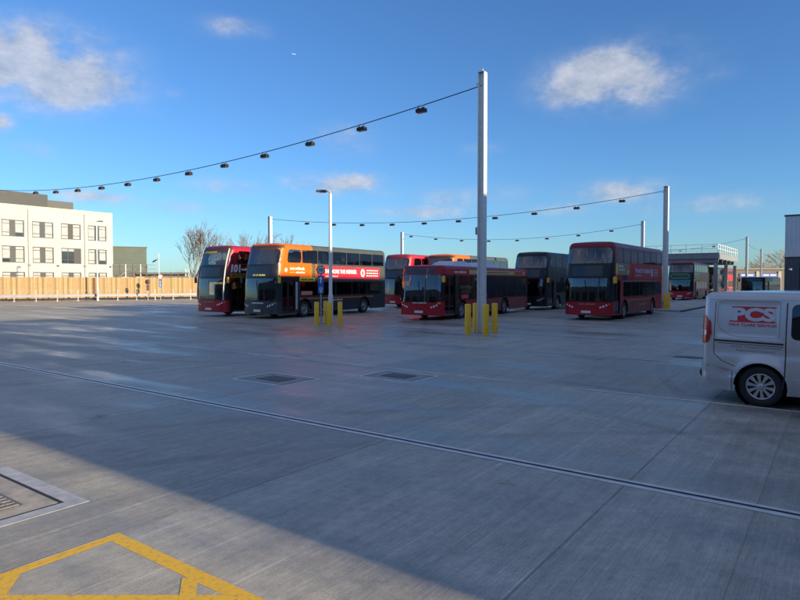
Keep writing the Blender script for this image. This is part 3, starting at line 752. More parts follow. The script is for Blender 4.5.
# ------------------------------------------------------------------ ground
def ground_mat():
    m, n, b = base_mat('brushed_yard_concrete')
    tc = n.new('ShaderNodeTexCoord'); o = tc.outputs['Object']
    g = n.mapping(o, rot=(0, 0, -(PI/2-A36)))           # x along the bays (G1), y across (G2)
    sp = n.new('ShaderNodeSeparateXYZ'); n.link(g, sp.inputs[0]); gx, gy = sp.outputs[0], sp.outputs[1]
    brush = n.noise(n.mapping(g, scale=(.9, 30, 1)), 2.4, 5, .7)
    brush2 = n.noise(n.mapping(g, scale=(.12, 4.5, 1)), 1.6, 4, .6)
    fine = n.noise(o, 60, 3, .7); mid = n.noise(o, 1.3, 6, .65); big = n.noise(o, .12, 4, .55)
    # slab tone
    fx = n.m('FLOOR', n.m('DIVIDE', n.m('SUBTRACT', gx, 1.25), 5.32)); fy = n.m('FLOOR', n.m('DIVIDE', n.m('SUBTRACT', gy, .6), 4.33))
    wn = n.new('ShaderNodeTexWhiteNoise', noise_dimensions='2D'); cv = n.new('ShaderNodeCombineXYZ'); n.link(fx, cv.inputs[0]); n.link(fy, cv.inputs[1]); n.link(cv.outputs[0], wn.inputs['Vector'])
    tone = n.maprange(wn.outputs[0], 0, 1, .84, 1.14)
    v = n.m('MULTIPLY', tone, n.maprange(brush, .3, .7, .76, 1.20))
    v = n.m('MULTIPLY', v, n.maprange(brush2, .3, .7, .86, 1.12))
    v = n.m('MULTIPLY', v, n.maprange(mid, .25, .75, .74, 1.22))
    v = n.m('MULTIPLY', v, n.maprange(fine, .3, .7, .8, 1.18))
    ridge = n.noise(n.mapping(g, scale=(.14, 16, 1)), 1.5, 2, .5); v = n.m('MULTIPLY', v, n.maprange(ridge, .63, .70, 1, 1.28, True))
    mot = n.noise(o, 9, 6, .75); v = n.m('MULTIPLY', v, n.maprange(mot, .3, .7, .80, 1.16))
    # damp: smoother and darker where water lingers, streaked by tyres across the bays
    wet = n.noise(n.mapping(g, scale=(.9, .16, 1)), .55, 5, .6)
    wet2 = n.noise(n.mapping(g, scale=(.5, .12, 1), loc=(3, 1, 0)), 2.2, 4, .6)
    wm = n.maprange(n.m('ADD', n.m('MULTIPLY', wet, .7), n.m('MULTIPLY', wet2, .3)), .44, .62, 0, 1, True)
    v = n.m('MULTIPLY', v, n.maprange(wm, 0, 1, 1.04, .70))
    st = n.noise(o, .9, 3, .5); stm = n.maprange(st, .68, .76, 0, 1, True)          # oil drips
    v = n.m('MULTIPLY', v, n.maprange(stm, 0, 1, 1, .55))
    # tyre arcs swept by turning buses, and small oil spots
    so = n.new('ShaderNodeSeparateXYZ'); n.link(o, so.inputs[0])
    for (cx, cy, rr, w_) in ((-9, 2, 14.5, .16), (-9, 2, 16.6, .16), (14, 26, 17, .18), (14, 26, 19.1, .18), (-20, 30, 19, .2), (-20, 30, 21.2, .2), (4, -9, 17.5, .15), (4, -9, 19.4, .15), (22, 8, 15, .16), (22, 8, 17, .16)):
        dx = n.m('SUBTRACT', so.outputs[0], cx); dy = n.m('SUBTRACT', so.outputs[1], cy)
        dd = n.m('ABSOLUTE', n.m('SUBTRACT', n.m('SQRT', n.m('ADD', n.m('MULTIPLY', dx, dx), n.m('MULTIPLY', dy, dy))), rr))
        am = n.m('MULTIPLY', n.maprange(dd, w_*.5, w_, 1, 0, True), n.maprange(mot, .35, .65, .05, .30)); am = n.m('MULTIPLY', am, n.maprange(wet, .4, .6, 1, .2))
        v = n.m('MULTIPLY', v, n.m('SUBTRACT', 1.0, am))
    vo = n.new('ShaderNodeTexVoronoi'); vo.inputs['Scale'].default_value = 1.1; n.link(o, vo.inputs['Vector']); vs_ = n.new('ShaderNodeSeparateColor'); n.link(vo.outputs['Color'], vs_.inputs[0])
    spot = n.m('MULTIPLY', n.m('LESS_THAN', vo.outputs['Distance'], n.m('MULTIPLY', vs_.outputs[0], .04)), n.m('GREATER_THAN', vs_.outputs[1], .55))
    v = n.m('MULTIPLY', v, n.maprange(spot, 0, 1, 1, .5))
    cc = n.new('ShaderNodeCombineColor')
    for i, k in enumerate((.385, .360, .308)): n.link(n.m('MULTIPLY', v, k), cc.inputs[i])
    n.link(cc.outputs[0], b.inputs['Base Color'])
    r = n.maprange(wm, 0, 1, .60, .25); r = n.m('ADD', r, n.maprange(mid, .3, .7, -.05, .07)); n.link(r, b.inputs['Roughness'])
    b.inputs['Specular IOR Level'].default_value = .5
    bp = n.new('ShaderNodeBump'); bp.inputs['Strength'].default_value = .5; bp.inputs['Distance'].default_value = .004
    n.link(n.m('ADD', n.m('MULTIPLY', brush, .8), n.m('MULTIPLY', fine, .25)), bp.inputs['Height']); n.link(bp.outputs[0], b.inputs['Normal'])
    return m
GM = ground_mat()
mb = MB()
def quad_g(mb, a0, a1, b0, b1, z, mi=0): mb.add([G(a0, b0, z), G(a1, b0, z), G(a1, b1, z), G(a0, b1, z)], [(0, 3, 2, 1)], mi)
mb.add([(-2500, -300, 0), (2500, -300, 0), (2500, 4000, 0), (-2500, 4000, 0)], [(0, 1, 2, 3)])
struct(mb.build('ground', GM))
concl = mat('pale_concrete_edging', (.66, .65, .63), .45, var=.2, scale=5, bump=.3, dirt=.2)
concm = mat('joint_mortar', (.58, .57, .54), .6, var=.5, scale=1.2)
slot = mat('joint_dark', (.02, .02, .022), .7)
def gstrip(mb, a0, a1, b0, b1, z, mi=0):
    mb.add([G(a0, b0, z), G(a1, b0, z), G(a1, b1, z), G(a0, b1, z)], [(0, 1, 2, 3)], mi)
def strip_obj(name, m, *rects, z=.004):
    b = MB()
    for r in rects: gstrip(b, *r, z)
    return struct(b.build(name, m))
strip_obj('drain_channel', concl, (6.465, 6.675, -30, 75))
strip_obj('drain_slot', slot, (6.555, 6.60, -30, 75), z=.008)
b = MB()
for i in range(60):      # resealed joint: broken pale line
    a = -30+i*2.0; w = random.uniform(.035, .06)
    if random.random() < .95: gstrip(b, 11.83-w, 11.83+w, a, a+2.0, .004)
struct(b.build('joint_line', concm))
b = MB()
for g1_, p in ((17.15, .5), (22.5, .35), (27.8, .3), (33.1, .3)):
    for i in range(40):
        a = -25+i*2.6; w = random.uniform(.03, .08)
        if random.random() < p: gstrip(b, g1_-w, g1_+w, a, a+random.uniform(1, 2.6), .004)
struct(b.build('joint_line', concm))
dj = mat('joint_sealant', (.345, .315, .265), .7)
b = MB()
for g1_ in (17.12, 22.47, 27.77, 33.07, 38.4, 43.7, 1.25): gstrip(b, g1_-.012, g1_+.012, -30, 75, .006)
for g2_ in (.6, 1.79, -3.7, 9.3, 13.6, 17.9, 22.2, 26.5, 30.8, 35.2, 39.5):
    gstrip(b, -3, 6.47, g2_-.005, g2_+.005, .006); gstrip(b, 6.67, 60, g2_-.005, g2_+.005, .006)
struct(b.build('joint_line', dj))
b = MB(); gstrip(b, -3, 6.47, 4.925, 4.938, .0062); struct(b.build('joint_line', mat('joint_pale', (.5, .48, .44), .7, var=.5, scale=2)))

# drains and covers
def framed_cover(name, label, c1, c2, w1, w2, edge, cat, grate, rot=0, mid=None, frame_m=None):
    t = empty(name, G(c1, c2, 0), math.atan2(G1.y, G1.x)); tag(t, label, cat)     # local x = G1, y = G2
    def ring(nm, a, b_, wd, z, m_, h=.003):
        q = MB()
        for (x, y, dx, dy) in ((-(a-wd)/2, 0, wd, b_), ((a-wd)/2, 0, wd, b_), (0, -(b_-wd)/2, a-2*wd, wd), (0, (b_-wd)/2, a-2*wd, wd)):
            q.box((x, y, z+h/2), (dx, dy, h))
        return q.build(nm, m_, t)
    ring('surround', w1, w2, edge, .0005, frame_m or concl)
    ring('gap', w1-2*edge-.004, w2-2*edge-.004, .035, .0005, slot, .002)
    q = MB(); q.box((0, 0, .0015), (w1-2*edge-.08, w2-2*edge-.08, .003)); q.build('infill', mid or concl, t)
    iw, ih = grate
    q = MB(); q.box((0, 0, .0055), (iw, ih, .003)); cov = q.build('cover_plate', mat('cast_iron', (.15, .14, .135), .55, .3, var=.35, scale=12, bump=.5), t)
    q = MB(); nb = 12
    for i in range(nb): q.box((0, -ih/2+ih*(i+.5)/nb, .012), (iw*.94, ih/nb*.45, .008))
    for i in range(5): q.box((-iw/2+iw*(i+.5)/5, 0, .0105), (.02, ih*.96, .006))
    q.build('grate', mat('grate_iron', (.20, .19, .18), .5, .3, var=.3, scale=12), cov)
    return t
def gc(p): return p.x*G1.x+p.y*G1.y, p.x*G2.x+p.y*G2.y
c = gc((gp(227, 379)+gp(324.5, 379.5))/2); framed_cover('manhole_cover', 'square iron cover in a pale double frame, left of the two mid yard', c[0], c[1], 1.15, 1.6, .07, 'manhole cover', (.55, .75), mid=mat('cover_infill', (.30, .28, .25), .6, var=.3))
c = gc((gp(357.5, 376.4)+gp(440, 376.4))/2); framed_cover('manhole_cover', 'square iron cover in a pale double frame, right of the two mid yard', c[0], c[1], 1.1, 1.5, .07, 'manhole cover', (.5, .7), mid=mat('cover_infill2', (.30, .28, .25), .6, var=.3))
cr = gc(gp(86, 503.5)); framed_cover('drain_grate', 'large iron drain grate set in pale concrete at the lower left', cr[0]-.0-1.0, cr[1]+.95, 2.0, 1.9, .16, 'drain', (1.15, 1.1), mid=mat('drain_infill', (.36, .32, .27), .55, var=.4, scale=4, dirt=.3), frame_m=mat('drain_frame', (.40, .41, .43), .5, var=.3, scale=5, dirt=.25))
for px, py, w in ((685.6, 357.3, .22), (698, 358.3, .2)):
    p = gp(px, py); b = MB(); n_ = 18
    b.lathe([(0, w*1.15), (.012, w*1.1), (.012, w*.9), (.009, w*.88), (.009, .001)], (0, 0, 0), 'z', 18)
    o = b.build('valve_cover', M['black'], None, p); o.scale = (1.3, .7, 1); tag(o, 'small dark round cover on the concrete left of the van, %s of two' % ('nearer the bus' if px < 690 else 'nearer the van'), 'valve cover', 'small covers by the van')
b = MB(); p = gp(509, 486)
b.tube([p+Vector((-.09, .02, .006)), p+Vector((0, 0, .01)), p+Vector((.08, -.03, .006))], .004, 5); b.tube([p+Vector((0, 0, .01)), p+Vector((.03, .05, .006))], .003, 5)
tag(b.build('twig', mat('dry_twig', (.5, .48, .42), .8)), 'pale dry twig lying on the shaded concrete beyond the drain line', 'twig')

# yellow box marking
ym, n, bs = base_mat('worn_yellow_paint')
tc = n.new('ShaderNodeTexCoord'); o_ = tc.outputs['Object']; gg_ = n.mapping(o_, rot=(0, 0, -(PI/2-A36)))
w1 = n.noise(n.mapping(gg_, scale=(.35, 28, 1)), 2.2, 4, .65); w2 = n.noise(o_, 22, 5, .7)
wear = n.maprange(n.m('ADD', n.m('MULTIPLY', w1, .3), n.m('MULTIPLY', w2, .7)), .46, .66, 0, .7, True)
n.link(n.mix(wear, n.mix(n.maprange(w2, .3, .7, 0, 1), (.74, .42, .015, 1), (.90, .54, .02, 1)), (.20, .17, .12, 1)), bs.inputs['Base Color']); bs.inputs['Roughness'].default_value = .6
bp = n.new('ShaderNodeBump'); bp.inputs['Strength'].default_value = .5; bp.inputs['Distance'].default_value = .004; n.link(w1, bp.inputs['Height']); n.link(bp.outputs[0], bs.inputs['Normal'])
ap = gp(114, 535.5); a1_, a2_ = gc(ap)
b = MB(); LW = .125
def line(b, p, q, w, z, ext=0):
    d = (q-p).normalized(); nn = Vector((-d.y, d.x, 0))*w/2; p = p-d*ext; q = q+d*ext
    b.add([Vector((p.x, p.y, z))-nn, Vector((q.x, q.y, z))-nn, Vector((q.x, q.y, z))+nn, Vector((p.x, p.y, z))+nn], [(0, 1, 2, 3)])
gstrip(b, a1_-LW, a1_, a2_-4.3, a2_, .0015)            # far edge, along G2
gstrip(b, a1_-4.5, a1_-LW, a2_-LW, a2_, .0015)          # left edge, along G1
gstrip(b, a1_-4.5, a1_-LW, a2_-4.3, a2_-4.3+LW, .0015)
# hatching along x and y, clipped to the box
def clip(p, d):
    lo, hi = -1e9, 1e9
    P = gc(p); D = (d.x*G1.x+d.y*G1.y, d.x*G2.x+d.y*G2.y)
    for k, (mn, mx) in enumerate(((a1_-4.5, a1_-LW-.0), (a2_-4.3+LW, a2_-LW))):
        t0, t1 = (mn-P[k])/D[k], (mx-P[k])/D[k]; lo = max(lo, min(t0, t1)); hi = min(hi, max(t0, t1))
    return lo, hi
hy = gp(120, 604).y; hx = (gp(183, 580).x+gp(185, 600).x)/2
for k in range(-2, 4):
    p = Vector((-1.5, hy-k*1.25, 0)); lo, hi = clip(p, Vector((1, 0, 0)))
    if hi > lo: line(b, p+Vector((lo, 0, 0)), p+Vector((hi, 0, 0)), .10, .0023, .02)
for k in range(-2, 4):
    p = Vector((hx-k*1.3, 4.25, 0)); DD = Vector((-.27, .963, 0)); lo, hi = clip(p, DD)
    if hi > lo: line(b, p+DD*lo, p+DD*hi, .11, .0031, .02)
struct(b.build('road_marking', ym))

# ------------------------------------------------------------------ bollards, columns, lamp, cables
def bollard(p, label, h=1.18, r=.085, group='yellow bollards'):
    t = empty('bollard', p); tag(t, label, 'bollard', group)
    b = MB(); b.lathe([(0, r), (h-.03, r), (h-.008, r*.9), (h, r*.6), (h+.003, .001)], (0, 0, 0), 'z', 20); b.build('sleeve', M['yellow'], t)
    b = MB(); b.lathe([(0, r+.05), (.012, r+.045), (.012, r)], (0, 0, 0), 'z', 20); b.build('base_ring', M['galv_dull'], t)
for px, py, w in ((468, 334.6, 'near left'), (486, 335.3, 'near right'), (475.8, 332.3, 'far left'), (494.8, 332.6, 'far right')):
    bollard(gp(px, py), 'yellow bollard at the %s of the tallest steel column' % w, 1.23, .125, 'bollards round the tallest column')
for px, py, w in ((316.6, 325.4, 'outer left'), (325.6, 323.3, 'inner left'), (329.6, 326, 'in front'), (340, 325, 'outer right')):
    bollard(gp(px, py), 'yellow bollard %s of the street lamp by the speed sign' % w, 1.14, .115, 'bollards round the street lamp')
for px, py, w in ((665.3, 310.2, 'near'), (668.7, 309.6, 'right'), (663.5, 308.8, 'far left')):
    bollard(gp(px, py)+Vector((0, 0, .1)), 'yellow bollard at the %s side of the column right of the lone crimson bus' % w, 1.1, .11, 'bollards round the second column')
def ibeam(name, p, h, label, s=.36, group='floodlight columns', lit=True):
    t = empty(name, p, math.atan2(G2.y, G2.x)); tag(t, label, 'column', group)        # local x along the cable (G2), y = -G1
    b = MB(); tf = .03
    b.box((-s/2+tf/2, 0, h/2), (tf, s*.95, h)); b.box((s/2-tf/2, 0, h/2), (tf, s*.95, h)); b.box((0, 0, h/2), (s-2*tf-.002, .025, h-.01))
    b.build('shaft', M['galv'], t)
    b = MB(); b.box((0, 0, .02), (s*1.7, s*1.7, .04))
    for i in (-1, 1):
        for j in (-1, 1): b.tube([(i*s*.7, j*s*.7, .03), (i*s*.7, j*s*.7, .12)], .02, 6)
    b.box((0, s*.12, .28), (s*1.15, s*1.0, .5), bev=.01) if s > .3 else None
    b.build('base_plate', M['galv_dull'], t)
    b = MB(); b.box((0, 0, h+.01), (s*1.02, s, .02)); b.tube([(0, 0, h), (0, 0, h+.16)], .03, 8); b.tube([(s/2, 0, h-.42), (s/2+.12, 0, h-.42)], .03, 6); b.build('cap', M['galv_dull'], t)
    b = MB(); b.box((s/2+.05, s*.2, 4.2 if h > 5 else h/2), (.08, .16, .3)); b.build('junction_box', M['galv_dull'], t)
    return t
pa = at(481.7, 24.8); A = gc(pa)
ibeam('steel_column', pa, 10.6, 'tallest galvanised steel column rising in front of the single decker', .285)
pb = at(665, 46); ibeam('steel_column', pb+Vector((0, 0, .1)), 9.2, 'galvanised column just right of the lone crimson bus', .34)
pc = at(642, 72.7); ibeam('steel_column', pc, 9.3, 'thin galvanised column behind the roof of the lone crimson bus', .34)
pe = at(270.5, 67); ibeam('steel_column', pe, 9.25, 'white column rising behind the orange bus front', .34)
pd = at(402, 89); ibeam('steel_column', pd, 9.3, 'short looking column above the pink roofed red bus', .34)
pf = at(746, 97.5); ibeam('steel_column', pf, 9.25, 'galvanised column right of the gantry', .34)
pg = at(760.5, 134); ibeam('steel_column', pg, 9.2, 'far thin column left of the bare trees on the right', .34)
pz = G(A[0], 61.5); ibeam('steel_column', pz, 10.6, 'galvanised column past the left picture edge', .34)
pf2 = at(500, 130); 
ORD = ['first', 'second', 'third', 'fourth', 'fifth', 'sixth', 'seventh', 'eighth', 'ninth', 'tenth', 'eleventh', 'twelfth', 'thirteenth', 'fourteenth', 'fifteenth']
def cable(p0, z0, p1, z1, sag, n, first, spacing, which, frm, lamp=True, sc_=1.0):
    d = p1-p0; L = d.length; d = d.normalized()
    def P(s): t = s/L; return p0+d*s+Vector((0, 0, z0+(z1-z0)*t-4*sag*t*(1-t)))
    b = MB(); b.tube([P(L*i/60) for i in range(61)], .022, 5); tag(b.build('cable', mat('cable_black', (.03, .03, .035), .6)), which, 'cable', 'overhead cables')
    root = None
    for i in range(n):
        q = P(first+i*spacing)
        if root is None:
            t = empty('floodlight', q, math.atan2(d.y, d.x)); root = t
            b = MB(); b.box((0, 0, -.215), (.46, .24, .15), bev=.008); b.box((-.11, 0, -.13), (.08, .2, .06)); b.box((.11, 0, -.13), (.08, .2, .06)); b.build('housing', mat('lamp_housing', (.012, .013, .015), .6), t)
            b = MB(); b.box((0, 0, -.296), (.42, .2, .014)); b.build('lens', mat('lamp_lens_grey', (.06, .065, .07), .2), t)
            b = MB()
            for sx in (-.13, .13): b.tube([(sx, 0, .02), (sx, 0, -.14)], .016, 5)
            b.box((0, 0, 0), (.34, .04, .04)); b.build('hanger', M['galv_dull'], t)
        else:
            t = copy_tree(root); t.location = q
        tag(t, '%s hanging floodlight from the %s on the %s' % (ORD[i], frm, which.split(',')[0].replace('dark ', '')), 'floodlight', 'floodlights on the '+which.split(',')[0].replace('dark ', ''))
cable(pa, 10.1, pz, 10.3, 1.45, 12, 3.0, 3.36, 'nearest cable, sagging left from the tallest column', 'tallest column')
cable(pb, 9.0, pe, 9.0, 1.25, 10, 3.2, 3.55, 'second cable, running behind the tallest column', 'column beside the lone crimson bus')
cable(pc, 9.0, pd, 9.05, 1.3, 8, 3.6, 4.0, 'third cable, lowest over the bus roofs', 'column behind the lone crimson bus')
cable(pf, 9.0, at(590, 118), 8.6, 1.4, 5, 5.0, 5.5, 'farthest cable, above the gantry', 'column right of the gantry')
cable(pg, 9.0, pf, 8.2, .3, 0, 1, 1, 'short cable, between the two far right columns', '')
# street lamp by the sign
def street_lamp(p, h, label, arm=(-.45, 0), r=.09, base=True, rot=0):
    t = empty('street_lamp', p, rot); tag(t, label, 'street lamp')
    b = MB(); b.tube([(0, 0, 0), (0, 0, 1.4)], r*1.35, 12); b.tube([(0, 0, 1.4), (0, 0, 1.5), (0, 0, h*.55), (0, 0, h)], [r*1.35, r, r*.9, r*.8], 12); b.build('pole', M['galv'], t)
    b = MB(); b.tube([(0, 0, h), (0, 0, h+.12), (arm[0]*.5, arm[1]*.5, h+.16)], r*.6, 8); b.build('arm', M['galv_dull'], t)
    b = MB(); b.box((arm[0], arm[1], h+.14), (.5, .24, .13), bev=.04); hd = b.build('lamp_head', mat('lamp_head_grey', (.08, .085, .09), .4), t)
    b = MB(); b.box((arm[0], arm[1], h+.07), (.34, .18, .015)); b.build('lens', M['lamp_white'], hd)
    b = MB(); b.box((.0, -r*1.35-.015, .8), (.12, .03, .5)); b.build('access_door', M['galv_dull'], t)
    return t
street_lamp(gp(330.6, 324.2), 6.45, 'slim grey street lamp rising in front of the orange bus')
street_lamp(at(97.6, 66), 8.5, 'tall thin street lamp before the white building', (.45, 0), .075)
# 10 mph sign with two blue plates
def sign_post(p, label, h, disc, plates, k=1.0, foot=False, text='10', back=False):
    t = empty('sign_post', p); tag(t, label, 'sign')
    b = MB(); b.tube([(0, 0, 0), (0, 0, h+.1)], .035, 10)
    if foot: b.tube([(.55, -.1, .02), (.06, 0, .75)], .025, 6); b.box((.1, 0, .02), (.9, .35, .04))
    b.build('post', M['galv_dull'], t)
    b = MB(); b.lathe([(.01, .001), (.01, disc), (-.012, disc), (-.012, .001)], (0, -.05, h), 'y', 32); d_ = b.build('round_plate', mat('sign_brown', (.09, .07, .06), .6) if back else mat('sign_red', (.42, .015, .02), .4), t)
    if not back:
        b = MB(); b.lathe([(-.016, disc*.8), (-.016, .001)], (0, -.05, h), 'y', 32); b.build('face', mat('sign_face', (.62, .63, .66), .5), d_)
        if text:
            wz = disc*.95
            text_obj(text, lambda u, v: Vector((-wz/2+u, -.05-.020, h-disc*.38+v)), wz, disc*.78, M['print_black'], d_, bold=.04)
    z = h-disc-.04
    for hh, kind in plates:
        b = MB(); b.box((0, -.05, z-hh/2), (.36*k, .02, hh-.03), bev=.006); pl = b.build('blue_plate' if not back else 'small_plate', mat('sign_blue', (.03, .13, .42), .4) if not back else mat('sign_brown', (.09, .07, .06), .6), t)
        if not back and kind:
            b = MB(); y = -.064; cz = z-hh/2
            if kind == 'arrow':
                b.add([(-.03, y, cz-.15), (.03, y, cz-.15), (.03, y, cz+.05), (-.03, y, cz+.05)], [(0, 1, 2, 3)]); b.add([(-.09, y, cz+.05), (.09, y, cz+.05), (0, y, cz+.16)], [(0, 1, 2)])
            else:
                b.lathe([(y-0, .10*k), (y-0, .065*k)], (0, 0, cz), 'y', 20); b.add([(-.05, y, cz-.2*k), (.05, y, cz-.2*k), (.05, y, cz-.14*k), (-.05, y, cz-.14*k)], [(0, 1, 2, 3)])
            b.build('symbol', M['white'], pl)
        z -= hh
    return t
sign_post(gp(321, 324.0), 'round red ringed 10 speed sign over two blue plates beside the street lamp', 2.70, .22, ((.46, 'arrow'), (.46, 'ring')), .8, True)

# ------------------------------------------------------------------ kerbed island, gantry
isl = mat('island_concrete', (.38, .35, .30), .6, var=.2, scale=1.2, bump=.3, dirt=.2)
b = MB(); b.box((0, 0, .04), (30, 4.2, .12)); struct(b.build('kerbed_island', isl, None, G(60.5, 11.0, 0), math.atan2(G1.y, G1.x)))
b = MB(); b.box((0, 0, .045), (30.3, .15, .13)); struct(b.build('kerb', mat('kerb_dark', (.12, .115, .11), .7, var=.2), None, G(60.5, 8.82, 0), math.atan2(G1.y, G1.x)))
def gantry():
    p = at(717.2, 77); t = empty('gantry', p, math.atan2(G1.y, G1.x)); tag(t, 'grey steel gantry with a railed walkway deck above the red bus', 'gantry')   # x = G1, y = G2
    wx, wy, z0, z1 = 18.0, 13.0, 4.45, 5.75
    dk_ = mat('gantry_fascia', (.24, .25, .26), .45, .1, var=.12, scale=.8, dirt=.2); sf = mat('gantry_soffit', (.18, .19, .20), .5, .2, var=.15)
    b = MB(); b.box((wx/2, wy/2, z1-.12), (wx, wy, .22)); b.build('deck', dk_, t)
    b = MB()
    for i in range(5): b.box((wx*(i+.5)/5, wy/2, z0+.35), (.25, wy-.4, .5))
    b.build('beam', sf, t)
    b = MB(); b.box((-.03, wy/2, z1-.42), (.12, wy+.1, .62)); b.box((.3, wy/2, z0+.35), (.2, wy-.3, .6)); b.box((-.07, wy/2, z1-.06), (.1, wy+.3, .16)); b.build('fascia', dk_, t)
    b = MB(); b.box((wx/2, -.03, z1-.42), (wx, .12, .62)); b.build('fascia', dk_, t)
    for (x, y) in ((.25, .25), (9, .25), (17.7, .25), (.25, 12.5), (9, 12.5), (17.7, 12.5)):
        b = MB(); s = .42; b.box((x-s/2+.02, y, z0/2), (.04, s, z0)); b.box((x+s/2-.02, y, z0/2), (.04, s, z0)); b.box((x, y, z0/2), (s-.08, .05, z0)); b.build('post', M['galv_dull'], t)
    b = MB()
    for z in (z1+.55, z1+1.1):
        b.tube([(0, -.0, z), (0, wy, z)], .035, 6); b.tube([(0, 0, z), (wx, 0, z)], .035, 6); b.tube([(wx, 0, z), (wx, wy, z)], .035, 6); b.tube([(0, wy, z), (wx, wy, z)], .035, 6)
    b.build('handrail', M['galv'], t)
    for i in range(8):
        for (x, y) in ((0, wy*i/7), (wx, wy*i/7)):
            b = MB(); b.tube([(x, y, z1), (x, y, z1+1.1)], .035, 6); b.build('baluster', M['galv'], t)
    for i in range(1, 9):
        b = MB(); b.tube([(wx*i/9, 0, z1), (wx*i/9, 0, z1+1.1)], .035, 6); b.build('baluster', M['galv'], t)
gantry()
p = gp(687.5, 308); b = MB()
b.lathe([(0, .36), (.05, .38), (.16, .30), (.24, .16), (.26, .001)], (0, 0, 0), 'z', 18); o = b.build('marker_block', mat('pale_yellow_block', (.62, .52, .25), .7, var=.15), None, p); tag(o, 'low pale yellow block on the kerb line between the column and the van', 'marker block')
def cone(p, label):
    t = empty('traffic_cone', p); tag(t, label, 'traffic cone')
    b = MB(); b.box((0, 0, .02), (.42, .42, .04), bev=.01); b.build('base', M['black'], t)
    b = MB(); b.lathe([(.04, .17), (.78, .03), (.8, .001)], (0, 0, 0), 'z', 16); c_ = b.build('body', mat('cone_red', (.65, .05, .02), .5), t)
    b = MB(); b.lathe([(.3, .125), (.5, .084)], (0, 0, 0), 'z', 16); b.build('band', M['white'], c_)
cone(gp(708.5, 306), 'red and white traffic cone just left of the van roof')

# ------------------------------------------------------------------ buildings
def g1_at(px, g2):     # g1 of the point on the line g2=const seen at column px
    r = (px-400)/F
    return (G2.x*g2-r*G2.y*g2)/(r*G1.y-G1.x)
def clad_mat(name, col, period=.3, axis=0, rough=.5):
    m, n, bs = base_mat(name); tc = n.new('ShaderNodeTexCoord'); sp = n.new('ShaderNodeSeparateXYZ'); n.link(tc.outputs['Object'], sp.inputs[0])
    w = n.m('SINE', n.m('MULTIPLY', n.m('ADD', sp.outputs[axis], 0.0), 2*PI/period)); ns = n.noise(tc.outputs['Object'], .5, 5, .6)
    f = n.m('MULTIPLY', n.maprange(ns, .3, .7, .9, 1.08), 1.0); cc = n.new('ShaderNodeCombineColor')
    for i in range(3): n.link(n.m('MULTIPLY', f, col[i]), cc.inputs[i])
    n.link(cc.outputs[0], bs.inputs['Base Color']); bs.inputs['Roughness'].default_value = rough
    bp = n.new('ShaderNodeBump'); bp.inputs['Strength'].default_value = .6; bp.inputs['Distance'].default_value = .03; n.link(w, bp.inputs['Height']); n.link(bp.outputs[0], bs.inputs['Normal'])
    return m
